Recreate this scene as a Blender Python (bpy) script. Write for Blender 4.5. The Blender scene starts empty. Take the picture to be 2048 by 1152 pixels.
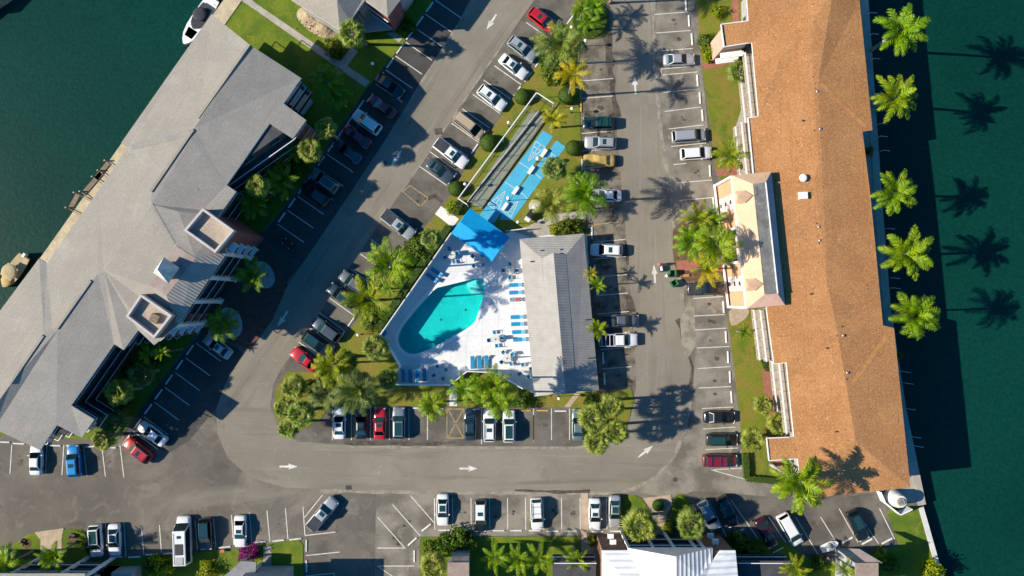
import bpy, math, random
from mathutils import Vector, Matrix
random.seed(7)
S = bpy.context.scene
# ---------------------------------------------------------------- camera
CH = 116.0            # flying height, metres
SC = 0.075            # metres per pixel of the 2048 px plan, on the ground
NX, NY = 1024.0, 596.0
TILT = math.atan((NY-576)*SC/CH)
cam = bpy.data.cameras.new('camera'); co = bpy.data.objects.new('camera', cam); S.collection.objects.link(co)
cam.sensor_width = 36.0; cam.lens = 36.0*CH/(2048*SC); cam.clip_end = 3000; cam.clip_start = 1
co.location = (0, 0, CH); co.rotation_euler = (TILT, 0, 0)
S.camera = co
# ---------------------------------------------------------------- light
SUN_EL = math.radians(34); SUN_AZ = math.radians(2.8)   # light travels towards +x, a little towards +y
W = bpy.data.worlds.new('World'); S.world = W; W.use_nodes = True
nt = W.node_tree; bg = nt.nodes['Background']; sky = nt.nodes.new('ShaderNodeTexSky')
sky.sky_type = 'NISHITA'; sky.sun_disc = False; sky.sun_elevation = SUN_EL
sky.sun_rotation = math.atan2(-math.cos(SUN_AZ), -math.sin(SUN_AZ)); sky.air_density = 1.0; sky.dust_density = 0.6; sky.ozone_density = 2.0
hs = nt.nodes.new('ShaderNodeHueSaturation'); hs.inputs['Saturation'].default_value = 1.6   # deep blue winter sky
nt.links.new(sky.outputs[0], hs.inputs['Color']); nt.links.new(hs.outputs[0], bg.inputs[0]); bg.inputs[1].default_value = 0.095
sl = bpy.data.lights.new('sun', 'SUN'); so = bpy.data.objects.new('sun', sl); S.collection.objects.link(so)
sl.energy = 4.8; sl.angle = math.radians(0.5); sl.color = (1.0, 0.915, 0.765)
ld = Vector((math.cos(SUN_AZ)*math.cos(SUN_EL), math.sin(SUN_AZ)*math.cos(SUN_EL), -math.sin(SUN_EL)))
so.rotation_euler = ld.to_track_quat('-Z', 'Y').to_euler(); so.location = (-60, 0, 60)
S.view_settings.view_transform = 'Standard'; S.view_settings.look = 'None'
S.view_settings.exposure = 0.62; S.view_settings.gamma = 1.0; S.view_settings.use_curve_mapping = False
S.cycles.max_bounces = 6; S.cycles.transparent_max_bounces = 8

# ---------------------------------------------------------------- helpers
def G(px, py, h=0.0):
    """plan pixel -> point of the place at height h"""
    u = (px-1024)*SC; v = (576-py)*SC
    c, s = math.cos(TILT), math.sin(TILT)
    d = (u, v*c + CH*s, v*s - CH*c)
    t = (CH-h)/(-d[2])
    return Vector((d[0]*t, d[1]*t, h))
def G2(px, py, h=0.0):
    p = G(px, py, h); return (p.x, p.y)
def ang(p, q):
    a, b = G(*p), G(*q); return math.atan2(b.y-a.y, b.x-a.x)

def tag(o, label=None, cat=None, group=None, kind=None):
    if label: o['label'] = label
    if cat: o['category'] = cat
    if group: o['group'] = group
    if kind: o['kind'] = kind
    return o
def link(o): S.collection.objects.link(o); return o
def empty(name, loc=(0,0,0), rz=0.0, label=None, cat=None, group=None):
    o = bpy.data.objects.new(name, None); link(o); o.location = loc; o.rotation_euler = (0,0,rz); o.empty_display_size = 0.3
    return tag(o, label, cat, group)

class MB:
    def __init__(s): s.v = []; s.f = []; s.m = []
    def add(s, vs, fs, mi=0):
        n = len(s.v); s.v += [tuple(v) for v in vs]; s.f += [tuple(i+n for i in f) for f in fs]; s.m += [mi]*len(fs); return s
    def box(s, c, d, rz=0.0, mi=0, tilt=0.0):
        x, y, z = d[0]/2, d[1]/2, d[2]/2
        M = Matrix.Translation(c) @ Matrix.Rotation(rz, 4, 'Z') @ Matrix.Rotation(tilt, 4, 'Y')
        vs = [M @ Vector((sx*x, sy*y, sz*z)) for sz in (-1,1) for sx, sy in ((-1,-1),(1,-1),(1,1),(-1,1))]
        return s.add(vs, [(0,3,2,1),(4,5,6,7),(0,1,5,4),(1,2,6,5),(2,3,7,6),(3,0,4,7)], mi)
    def bar(s, p, q, w, h, mi=0):
        """box beam from p to q, w wide, h high (top at p.z+h/2)"""
        p, q = Vector(p), Vector(q); d = q-p; L = d.length
        if L < 1e-4: return s
        t = d/L; side = Vector((-t.y, t.x, 0))
        if side.length < 1e-3: side = Vector((1,0,0))
        side.normalize(); up = t.cross(side)*-1
        if up.z < 0: up = -up
        vs = []
        for e in (p, q):
            for a, b in ((-1,-1),(1,-1),(1,1),(-1,1)): vs.append(e + side*(a*w/2) + up*(b*h/2))
        return s.add(vs, [(0,1,2,3),(7,6,5,4),(0,4,5,1),(1,5,6,2),(2,6,7,3),(3,7,4,0)], mi)
    def prism(s, poly, z0, z1, mi=0, side=None, bottom=False):
        n = len(poly)
        a = sum(poly[i][0]*poly[(i+1)%n][1]-poly[(i+1)%n][0]*poly[i][1] for i in range(n))
        if a < 0: poly = poly[::-1]
        vs = [(x,y,z0) for x,y in poly]+[(x,y,z1) for x,y in poly]
        s.add(vs, [tuple(range(n,2*n))], mi)
        m = len(s.v)-2*n
        fs = [(m+i, m+(i+1)%n, m+n+(i+1)%n, m+n+i) for i in range(n)]
        s.f += fs; s.m += [mi if side is None else side]*n
        if bottom: s.f.append(tuple(m+i for i in reversed(range(n)))); s.m.append(mi)
        return s
    def tube(s, p, q, r0, r1=None, n=8, mi=0, cap=True):
        r1 = r0 if r1 is None else r1
        p, q = Vector(p), Vector(q); t = (q-p).normalized()
        a = t.orthogonal().normalized(); b = t.cross(a)
        vs = []
        for e, r in ((p,r0),(q,r1)):
            for i in range(n):
                w = 2*math.pi*i/n; vs.append(e + a*(r*math.cos(w)) + b*(r*math.sin(w)))
        fs = [(i,(i+1)%n,n+(i+1)%n,n+i) for i in range(n)]
        if cap: fs += [tuple(reversed(range(n))), tuple(range(n,2*n))]
        return s.add(vs, fs, mi)
    def path(s, pts, rs, n=8, mi=0):
        for i in range(len(pts)-1): s.tube(pts[i], pts[i+1], rs[i], rs[i+1], n, mi, cap=(i in (0,len(pts)-2)))
        return s
    def ball(s, c, r, nu=10, nv=7, mi=0, sz=1.0, jit=0.0, rnd=random):
        vs = [(c[0],c[1],c[2]+r*sz)]
        for j in range(1,nv):
            t = math.pi*j/nv
            for i in range(nu):
                w = 2*math.pi*i/nu; k = 1+rnd.uniform(-jit,jit)
                vs.append((c[0]+r*k*math.sin(t)*math.cos(w), c[1]+r*k*math.sin(t)*math.sin(w), c[2]+r*k*sz*math.cos(t)))
        vs.append((c[0],c[1],c[2]-r*sz))
        fs = [(0,1+i,1+(i+1)%nu) for i in range(nu)]
        for j in range(nv-2):
            for i in range(nu): fs.append((1+j*nu+i, 1+(j+1)*nu+i, 1+(j+1)*nu+(i+1)%nu, 1+j*nu+(i+1)%nu))
        k = len(vs)-1; o = 1+(nv-2)*nu
        fs += [(k,o+(i+1)%nu,o+i) for i in range(nu)]
        return s.add(vs, fs, mi)
    def mesh(s, name, mats, smooth=False):
        me = bpy.data.meshes.new(name); me.from_pydata(s.v, [], s.f)
        for m in (mats if isinstance(mats,(list,tuple)) else [mats]): me.materials.append(m)
        me.polygons.foreach_set('material_index', s.m)
        if smooth: me.polygons.foreach_set('use_smooth', [True]*len(s.f))
        me.update(); return me
    def build(s, name, mats, parent=None, smooth=False, world=False, label=None, cat=None, group=None, kind=None):
        """world=True: the vertices are in world space, the parent is an unrotated empty"""
        if world and parent is not None:
            L = parent.location
            if parent.parent: L = L + parent.parent.location
            s.v = [(x-L.x, y-L.y, z-L.z) for x,y,z in s.v]
        o = bpy.data.objects.new(name, s.mesh(name, mats, smooth)); link(o)
        if parent is not None: o.parent = parent
        return tag(o, label, cat, group, kind)
def place(name, me, parent=None, loc=(0,0,0), rz=0.0, sc=1.0, mats=None, label=None, cat=None, group=None, kind=None):
    o = bpy.data.objects.new(name, me); link(o); o.location = loc; o.rotation_euler = (0,0,rz)
    o.scale = (sc,sc,sc) if not isinstance(sc,(tuple,list)) else sc
    if parent is not None: o.parent = parent
    if mats:
        for i, m in mats.items(): o.material_slots[i].link = 'OBJECT'; o.material_slots[i].material = m
    return tag(o, label, cat, group, kind)
def copy_tree(o, parent=None):
    c = o.copy(); link(c); c.parent = parent
    for ch in [x for x in S.objects if x.parent == o]: copy_tree(ch, c)
    return c
def inset(poly, d):
    n = len(poly); a = sum(poly[i][0]*poly[(i+1)%n][1]-poly[(i+1)%n][0]*poly[i][1] for i in range(n))
    sg = 1 if a > 0 else -1; out = []
    for i in range(n):
        p0, p1, p2 = Vector(poly[i-1][:2]), Vector(poly[i][:2]), Vector(poly[(i+1)%n][:2])
        e1 = (p1-p0).normalized(); e2 = (p2-p1).normalized()
        n1 = Vector((-e1.y,e1.x))*sg; n2 = Vector((-e2.y,e2.x))*sg
        b = n1+n2; k = b.length_squared
        b = b*(2/k) if k > 0.35 else n1+n2
        p = p1 + b*d; out.append((p.x,p.y))
    return out
def chaikin(pts, it=2):
    for _ in range(it):
        o = []
        for i in range(len(pts)):
            p, q = pts[i], pts[(i+1)%len(pts)]
            o += [(p[0]*.75+q[0]*.25, p[1]*.75+q[1]*.25), (p[0]*.25+q[0]*.75, p[1]*.25+q[1]*.75)]
        pts = o
    return pts
ORD = 'first second third fourth fifth sixth seventh eighth ninth tenth eleventh twelfth thirteenth fourteenth fifteenth sixteenth seventeenth eighteenth nineteenth twentieth'.split()

# ---------------------------------------------------------------- materials
def newmat(name):
    m = bpy.data.materials.new(name); m.use_nodes = True; nt = m.node_tree
    return m, nt, nt.nodes['Principled BSDF']
def c4(c): return (c[0],c[1],c[2],1)
def noise_mix(nt, coord, ca, cb, scale, lo=.4, hi=.6, detail=4, rough=.6, dist=0.0, mapscale=None):
    """ca, cb: colour tuples or sockets"""
    n = nt.nodes.new('ShaderNodeTexNoise'); n.inputs['Scale'].default_value = scale; n.inputs['Detail'].default_value = detail
    n.inputs['Roughness'].default_value = rough; n.inputs['Distortion'].default_value = dist
    if mapscale:
        if len(mapscale) > 3:
            m0 = nt.nodes.new('ShaderNodeMapping'); m0.inputs['Rotation'].default_value = (0,0,-mapscale[3]); nt.links.new(coord, m0.inputs[0]); coord = m0.outputs[0]
        mp = nt.nodes.new('ShaderNodeMapping'); mp.inputs['Scale'].default_value = mapscale[:3]
        nt.links.new(coord, mp.inputs[0]); coord = mp.outputs[0]
    nt.links.new(coord, n.inputs['Vector'])
    r = nt.nodes.new('ShaderNodeMapRange'); r.inputs[1].default_value = lo; r.inputs[2].default_value = hi
    nt.links.new(n.outputs[0], r.inputs[0])
    x = nt.nodes.new('ShaderNodeMix'); x.data_type = 'RGBA'; nt.links.new(r.outputs[0], x.inputs['Factor'])
    for s, c in ((x.inputs['A'], ca), (x.inputs['B'], cb)):
        if isinstance(c, tuple): s.default_value = c4(c)
        else: nt.links.new(c, s)
    return x.outputs['Result']
def mult(nt, a, coord, scale, lo, hi, detail=2):
    n = nt.nodes.new('ShaderNodeTexNoise'); n.inputs['Scale'].default_value = scale; n.inputs['Detail'].default_value = detail
    nt.links.new(coord, n.inputs['Vector'])
    r = nt.nodes.new('ShaderNodeMapRange'); r.inputs[1].default_value = .3; r.inputs[2].default_value = .7; r.inputs[3].default_value = lo; r.inputs[4].default_value = hi
    nt.links.new(n.outputs[0], r.inputs[0])
    v = nt.nodes.new('ShaderNodeVectorMath'); v.operation = 'SCALE'
    if isinstance(a, tuple): v.inputs[0].default_value = a[:3]
    else: nt.links.new(a, v.inputs[0])
    nt.links.new(r.outputs[0], v.inputs['Scale']); return v.outputs[0]
def surf(name, c1, c2=None, scale=.3, rough=.85, grain=None, layers=(), bump=None, spec=.3, metal=0.0, obj=False):
    m, nt, b = newmat(name)
    tc = nt.nodes.new('ShaderNodeTexCoord') if obj else nt.nodes.new('ShaderNodeNewGeometry')
    co_ = tc.outputs['Object'] if obj else tc.outputs['Position']
    col = noise_mix(nt, co_, c1, c2, scale) if c2 else c1
    for L in layers:    # (colour, scale, lo, hi, [distortion, mapscale])
        col = noise_mix(nt, co_, col, L[0], L[1], L[2], L[3], 5, .65, L[4] if len(L) > 4 else 0, L[5] if len(L) > 5 else None)
    if grain: col = mult(nt, col, co_, grain[0], grain[1], grain[2])
    if isinstance(col, tuple): b.inputs['Base Color'].default_value = c4(col)
    else: nt.links.new(col, b.inputs['Base Color'])
    b.inputs['Roughness'].default_value = rough; b.inputs['Specular IOR Level'].default_value = spec; b.inputs['Metallic'].default_value = metal
    if bump:
        n = nt.nodes.new('ShaderNodeTexNoise'); n.inputs['Scale'].default_value = bump[0]; n.inputs['Detail'].default_value = 3
        nt.links.new(co_, n.inputs['Vector'])
        bp = nt.nodes.new('ShaderNodeBump'); bp.inputs['Strength'].default_value = bump[1]; bp.inputs['Distance'].default_value = bump[2]
        nt.links.new(n.outputs[0], bp.inputs['Height']); nt.links.new(bp.outputs[0], b.inputs['Normal'])
    return m
def plain(name, c, rough=.5, metal=0.0, spec=.5, coat=0.0):
    m, nt, b = newmat(name); b.inputs['Base Color'].default_value = c4(c); b.inputs['Roughness'].default_value = rough
    b.inputs['Metallic'].default_value = metal; b.inputs['Specular IOR Level'].default_value = spec; b.inputs['Coat Weight'].default_value = coat; b.inputs['Coat Roughness'].default_value = .06
    return m
def ribbed(name, c1, c2, pitch, rz, rough=.6):
    m, nt, b = newmat(name); g = nt.nodes.new('ShaderNodeNewGeometry')
    mp = nt.nodes.new('ShaderNodeMapping'); mp.inputs['Rotation'].default_value = (0,0,-rz); nt.links.new(g.outputs['Position'], mp.inputs[0])
    w = nt.nodes.new('ShaderNodeTexWave'); w.bands_direction = 'X'; w.inputs['Scale'].default_value = 2*math.pi/20/pitch; w.inputs['Distortion'].default_value = 0
    nt.links.new(mp.outputs[0], w.inputs[0])
    r = nt.nodes.new('ShaderNodeMapRange'); r.inputs[1].default_value = .6; r.inputs[2].default_value = .85; nt.links.new(w.outputs['Fac'], r.inputs[0])
    x = nt.nodes.new('ShaderNodeMix'); x.data_type = 'RGBA'; x.inputs['A'].default_value = c4(c1); x.inputs['B'].default_value = c4(c2)
    nt.links.new(r.outputs[0], x.inputs['Factor'])
    col = mult(nt, x.outputs['Result'], g.outputs['Position'], .8, .88, 1.08)
    nt.links.new(col, b.inputs['Base Color']); b.inputs['Roughness'].default_value = rough
    bp = nt.nodes.new('ShaderNodeBump'); bp.inputs['Strength'].default_value = .6; bp.inputs['Distance'].default_value = .06
    nt.links.new(w.outputs['Fac'], bp.inputs['Height']); nt.links.new(bp.outputs[0], b.inputs['Normal'])
    return m
def leafmat(name, c1, c2, c3=None, trans=.3):
    m, nt, b = newmat(name); g = nt.nodes.new('ShaderNodeNewGeometry')
    r = nt.nodes.new('ShaderNodeValToRGB'); e = r.color_ramp.elements
    e[0].position = 0; e[0].color = c4(c1); e[1].position = .8; e[1].color = c4(c2)
    if c3: k = r.color_ramp.elements.new(1.0); k.color = c4(c3)
    nt.links.new(g.outputs['Random Per Island'], r.inputs[0])
    oi = nt.nodes.new('ShaderNodeObjectInfo'); hs = nt.nodes.new('ShaderNodeHueSaturation'); hs.inputs['Value'].default_value = 1.02; hs.inputs['Saturation'].default_value = 1.1
    mr = nt.nodes.new('ShaderNodeMapRange'); mr.inputs[3].default_value = .48; mr.inputs[4].default_value = .515; nt.links.new(oi.outputs['Random'], mr.inputs[0])
    nt.links.new(mr.outputs[0], hs.inputs['Hue']); nt.links.new(r.outputs[0], hs.inputs['Color'])
    nt.links.new(hs.outputs[0], b.inputs['Base Color']); b.inputs['Roughness'].default_value = .55; b.inputs['Specular IOR Level'].default_value = .35
    t = nt.nodes.new('ShaderNodeBsdfTranslucent'); nt.links.new(hs.outputs[0], t.inputs[0])
    x = nt.nodes.new('ShaderNodeMixShader'); x.inputs[0].default_value = trans
    nt.links.new(b.outputs[0], x.inputs[1]); nt.links.new(t.outputs[0], x.inputs[2])
    nt.links.new(x.outputs[0], nt.nodes['Material Output'].inputs[0]); return m

M = {}
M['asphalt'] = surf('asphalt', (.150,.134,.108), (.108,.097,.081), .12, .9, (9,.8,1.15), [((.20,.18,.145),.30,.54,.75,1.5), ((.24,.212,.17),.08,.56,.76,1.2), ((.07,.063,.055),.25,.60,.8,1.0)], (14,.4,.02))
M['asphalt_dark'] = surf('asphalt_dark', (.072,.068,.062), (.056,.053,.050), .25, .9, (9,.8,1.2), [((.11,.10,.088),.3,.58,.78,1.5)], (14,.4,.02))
for nm_, an_ in (('road',0.0),('road_v',math.pi/2),('road_d',math.radians(57))):
    M[nm_] = surf(nm_, (.240,.212,.166), (.200,.176,.137), .10, .9, (7,.86,1.12), [((.145,.128,.102),.5,.54,.74,.6,(.07,1,1,an_)), ((.27,.245,.20),.9,.56,.74,.5,(.05,1,1,an_)), ((.135,.12,.096),.16,.60,.80,1.0), ((.33,.30,.24),.7,.64,.76,1.5)], (14,.4,.02))
M['lot_pale'] = surf('lot_pale', (.245,.222,.178), (.135,.120,.097), .22, .9, (8,.82,1.15), [((.30,.28,.24),.35,.57,.75,1.2), ((.05,.047,.043),.45,.66,.78,.6)], (14,.4,.02))
M['lot_mid'] = surf('lot_mid', (.15,.136,.112), (.095,.086,.073), .3, .9, (8,.8,1.18), [((.24,.22,.19),.4,.62,.76,1.5), ((.04,.037,.034),.6,.67,.78,.6)], (14,.4,.02))
M['lot_stained'] = surf('lot_stained', (.20,.175,.135), (.10,.086,.066), .5, .9, (8,.78,1.2), [((.27,.22,.15),.6,.55,.72,1.5), ((.035,.03,.026),.5,.60,.70,1.2)], (14,.4,.02))
M['curbline'] = surf('worn_edge', (.30,.27,.215), (.20,.178,.14), .8, .9, (8,.8,1.15))
M['stain'] = surf('damp_stain', (.055,.045,.035), (.10,.085,.066), .9, .8, (6,.7,1.3))
M['concrete'] = surf('concrete', (.42,.38,.32), (.34,.31,.26), .5, .85, (6,.85,1.1))
M['seacap'] = surf('seawall_cap', (.56,.46,.30), (.44,.36,.24), .7, .85, (5,.8,1.1))
M['deckwhite'] = surf('white_pool_deck', (.72,.71,.69), (.65,.64,.63), .35, .7, (3,.94,1.04))
M['tan_path'] = surf('tan_path', (.46,.36,.26), (.38,.29,.21), 1.0, .85, (8,.85,1.1))
M['brick'] = surf('brick_pavers', (.36,.15,.10), (.28,.11,.075), 3.0, .85, (12,.75,1.2))
M['brick_dark'] = surf('court_pavers', (.16,.07,.05), (.11,.05,.04), 2.0, .85, (12,.75,1.2))
M['paint'] = surf('white_paint', (.68,.66,.60), (.55,.53,.48), 1.6, .7, (10,.8,1.1))
M['paint_y'] = surf('yellow_paint', (.50,.33,.10), (.32,.25,.13), 1.6, .7, (10,.75,1.1))
M['grass'] = surf('grass', (.140,.190,.013), (.085,.14,.011), .25, .95, (11,.65,1.35), [((.23,.205,.028),.16,.60,.78,.8), ((.21,.23,.018),.6,.55,.75,.5)], (20,.9,.06))
M['grass_dry'] = surf('dry_grass', (.165,.190,.016), (.225,.175,.035), .35, .95, (11,.68,1.3), [((.095,.15,.012),.3,.48,.68,.8)], (20,.9,.06))
M['mulch'] = surf('mulch', (.16,.10,.05), (.10,.065,.035), 1.2, .95, (9,.6,1.3))
M['gravel'] = surf('pale_gravel', (.45,.43,.40), (.33,.32,.30), 2, .9, (10,.75,1.2))
M['dirt'] = surf('dirt', (.42,.34,.22), (.33,.26,.17), 1.2, .95, (8,.7,1.25), (), (5,.8,.12))
M['roof_gray'] = surf('grey_shingle', (.325,.292,.243), (.292,.264,.222), .25, .9, (6,.86,1.12), [((.280,.255,.217),1.6,.54,.72,.3,(.10,1.6,1,math.radians(54.5))), ((.345,.313,.264),1.1,.58,.76,.3,(.08,1.8,1,math.radians(54.5))), ((.37,.345,.30),.15,.58,.75)], (8,.35,.03))
M['roof_gray2'] = surf('grey_shingle_shaded', (.29,.27,.24), (.262,.245,.218), .5, .9, (6,.84,1.14), [((.245,.228,.20),1.6,.54,.72,.3,(.10,1.6,1,math.radians(54.5)))], (8,.35,.03))  # darker copy of the grey shingle: shade of the east slopes put into colour
def shingle():
    m = surf('orange_shingle', (.42,.200,.079), (.355,.162,.062), .22, .9, (5,.86,1.12), [((.54,.285,.115),1.5,.53,.60,3.0,(1,2.0,1,.5)), ((.25,.105,.036),1.7,.55,.63,3.0,(1.8,.9,1,.2)), ((.34,.15,.052),.9,.58,.70,.4,(2.2,.10,1,.05)), ((.42,.19,.065),.12,.58,.75,1.0)], (4,.5,.05))
    return m
M['roof_orange'] = shingle()
M['roof_white'] = ribbed('white_roof', (.78,.78,.77), (.58,.58,.58), .9, math.pi/2)
M['roof_white_rib'] = ribbed('white_ribbed_roof', (.72,.72,.72), (.20,.21,.22), .62, 0)
M['roof_club'] = ribbed('clubhouse_roof', (.33,.31,.28), (.315,.296,.268), .33, math.pi/2)
M['roof_club2'] = ribbed('clubhouse_monitor', (.29,.275,.255), (.25,.235,.22), .4, math.pi/2)
M['roof_portico'] = ribbed('portico_ribs', (.34,.32,.285), (.26,.245,.22), .42, math.radians(-35)+math.pi/2)
M['roof_mauve'] = surf('stained_membrane', (.36,.29,.25), (.26,.20,.185), .5, .85, (4,.85,1.1), [((.12,.09,.09),.5,.62,.72)])
M['roof_tan'] = surf('tower_membrane', (.46,.37,.28), (.36,.29,.23), .6, .85, (4,.85,1.1))
M['roof_dirtyflat'] = surf('weathered_flat_roof', (.20,.20,.185), (.13,.13,.125), .35, .8, (4,.8,1.15), [((.045,.045,.045),.35,.56,.66,1.0,(1,.5,1)), ((.33,.33,.30),.5,.60,.72,1.0)])
M['roof_cream'] = surf('cream_tile', (.64,.42,.275), (.58,.38,.25), .8, .8, (7,.92,1.05))
M['white'] = surf('white_stucco', (.72,.71,.69), (.65,.64,.62), .8, .7)
M['trim'] = plain('white_trim', (.78,.77,.75), .6)
M['wall_gray'] = surf('grey_stucco', (.40,.39,.38), (.33,.32,.31), .6, .85)
M['wall_dark'] = surf('shaded_gallery', (.07,.07,.075), (.05,.05,.055), .6, .9)  # near black: gallery shade put into the colour; also used for dark fittings
M['wall_red'] = surf('plum_brick', (.25,.10,.085), (.20,.08,.07), 1.5, .85, (8,.8,1.15))
M['wall_brown'] = surf('brown_brick', (.27,.15,.10), (.22,.12,.08), 1.5, .85, (8,.8,1.15))
M['peach'] = surf('peach_stucco', (.66,.36,.20), (.60,.33,.19), .8, .8)
M['pink'] = surf('pink_stucco', (.60,.38,.29), (.54,.34,.26), .8, .8)
M['glass'] = plain('dark_glass', (.015,.05,.052), .08, 0, .8)
M['awning'] = surf('blue_awning', (.001,.31,.62), (.001,.28,.57), .6, .6, (1.5,.95,1.05))
M['court_blue'] = surf('blue_court', (.07,.40,.58), (.06,.36,.53), .5, .7, (5,.92,1.06))
M['court_green'] = surf('green_court', (.19,.22,.165), (.24,.255,.20), .5, .85, (6,.85,1.1), [((.27,.28,.23),.4,.60,.8)])
M['poolfloor'] = surf('turquoise_pool', (.015,.58,.56), (.012,.47,.46), .22, .5, None, [((.03,.66,.62),.9,.52,.66,2.5)])
M['navy_canvas'] = surf('navy_canvas', (.03,.035,.045), (.045,.05,.06), 1.0, .8)
M['tan_canvas'] = surf('tan_canvas', (.46,.36,.21), (.38,.30,.17), 1.0, .8)
M['sky_fabric'] = plain('blue_sling', (.004,.22,.42), .6)
M['hull'] = plain('white_gelcoat', (.75,.75,.73), .25)
M['rubber'] = plain('tyre_rubber', (.02,.02,.02), .8)
M['rim'] = plain('alloy', (.4,.4,.4), .35, .8)
M['black'] = plain('black_plastic', (.02,.02,.022), .5)
M['chrome'] = plain('chrome', (.6,.6,.6), .2, 1.0)
M['lampred'] = plain('red_lens', (.35,.01,.01), .2)
M['lampclear'] = plain('clear_lens', (.6,.6,.6), .15)
M['globe'] = plain('white_globe', (.85,.85,.82), .3)
M['wood'] = surf('weathered_wood', (.24,.18,.12), (.18,.13,.09), 2, .9)
M['trunk'] = surf('palm_trunk', (.30,.26,.20), (.20,.17,.13), 3, .9, (9,.7,1.2), obj=True)
M['trunk_pale'] = surf('pale_trunk', (.46,.44,.40), (.36,.34,.30), 3, .85, (5,.85,1.1), obj=True)
M['crownshaft'] = plain('crownshaft', (.14,.24,.05), .5)
M['skin'] = plain('skin', (.50,.28,.19), .6)
M['cloth_red'] = plain('red_cloth', (.5,.06,.05), .8)
M['hair'] = plain('hair', (.05,.03,.02), .7)
M['green_plastic'] = plain('green_plastic', (.03,.16,.05), .5)
M['yellow_plastic'] = plain('yellow_plastic', (.55,.45,.02), .4)
M['red_plastic'] = plain('red_plastic', (.45,.03,.03), .35)
M['iron'] = surf('cast_iron', (.06,.05,.045), (.09,.08,.07), 6, .8)
M['leaf'] = leafmat('palm_leaf', (.05,.13,.008), (.15,.28,.015), (.28,.34,.03))
M['leaf_bright'] = leafmat('bright_palm_leaf', (.08,.17,.008), (.22,.36,.018), (.40,.44,.04), .34)
M['leaf_yellow'] = leafmat('yellowing_palm_leaf', (.10,.18,.010), (.24,.31,.02), (.52,.42,.03), .35)
M['leaf_gold'] = leafmat('golden_palm_leaf', (.24,.24,.015), (.46,.40,.02), (.62,.42,.02), .3)
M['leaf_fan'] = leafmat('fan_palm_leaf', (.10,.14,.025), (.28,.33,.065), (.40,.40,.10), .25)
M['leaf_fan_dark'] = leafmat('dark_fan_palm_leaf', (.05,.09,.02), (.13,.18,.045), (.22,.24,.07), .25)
M['leaf_grey'] = leafmat('grey_green_leaf', (.085,.13,.03), (.21,.28,.06), (.32,.36,.09), .25)
M['leaf_shrub'] = leafmat('shrub_leaf', (.05,.09,.010), (.13,.18,.02), (.24,.25,.04), .25)
M['leaf_hedge'] = leafmat('hedge_leaf', (.035,.085,.008), (.075,.15,.012), (.11,.19,.02), .2)
M['leaf_lime'] = leafmat('lime_leaf', (.13,.20,.01), (.30,.36,.02), (.45,.42,.03), .3)
M['leaf_magenta'] = leafmat('magenta_bracts', (.17,.01,.10), (.38,.02,.25), (.12,.14,.03), .3)
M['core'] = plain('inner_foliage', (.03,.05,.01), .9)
# canal water
def water():
    m, nt, b = newmat('canal_water'); g = nt.nodes.new('ShaderNodeNewGeometry')
    sx = nt.nodes.new('ShaderNodeSeparateXYZ'); nt.links.new(g.outputs['Position'], sx.inputs[0])
    col = noise_mix(nt, g.outputs['Position'], (.0022,.030,.022), (.003,.041,.030), .02, .35,.65)
    col = mult(nt, col, g.outputs['Position'], 2.2, .82, 1.2, 4)
    nt.links.new(col, b.inputs['Base Color']); b.inputs['Roughness'].default_value = .3; b.inputs['Specular IOR Level'].default_value = .12
    n = nt.nodes.new('ShaderNodeTexNoise'); n.inputs['Scale'].default_value = 1.6; n.inputs['Detail'].default_value = 5; nt.links.new(g.outputs['Position'], n.inputs['Vector'])
    bp = nt.nodes.new('ShaderNodeBump'); bp.inputs['Strength'].default_value = .3; bp.inputs['Distance'].default_value = .08
    nt.links.new(n.outputs[0], bp.inputs['Height']); nt.links.new(bp.outputs[0], b.inputs['Normal']); return m
M['water'] = water()
def poolwater():
    m = bpy.data.materials.new('pool_water'); m.use_nodes = True; nt = m.node_tree; nt.nodes.clear()
    o = nt.nodes.new('ShaderNodeOutputMaterial'); t = nt.nodes.new('ShaderNodeBsdfTransparent'); t.inputs[0].default_value = (.62,.97,.95,1)
    gl = nt.nodes.new('ShaderNodeBsdfGlossy'); gl.inputs['Roughness'].default_value = .05
    fr = nt.nodes.new('ShaderNodeFresnel'); fr.inputs[0].default_value = 1.33
    n = nt.nodes.new('ShaderNodeTexNoise'); n.inputs['Scale'].default_value = 2.5; bp = nt.nodes.new('ShaderNodeBump'); bp.inputs['Strength'].default_value = .25; bp.inputs['Distance'].default_value = .05
    g = nt.nodes.new('ShaderNodeNewGeometry'); nt.links.new(g.outputs['Position'], n.inputs['Vector']); nt.links.new(n.outputs[0], bp.inputs['Height'])
    nt.links.new(bp.outputs[0], gl.inputs['Normal']); nt.links.new(bp.outputs[0], fr.inputs['Normal'])
    x = nt.nodes.new('ShaderNodeMixShader'); nt.links.new(fr.outputs[0], x.inputs[0]); nt.links.new(t.outputs[0], x.inputs[1]); nt.links.new(gl.outputs[0], x.inputs[2])
    nt.links.new(x.outputs[0], o.inputs[0]); return m
M['poolwater'] = poolwater()
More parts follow.
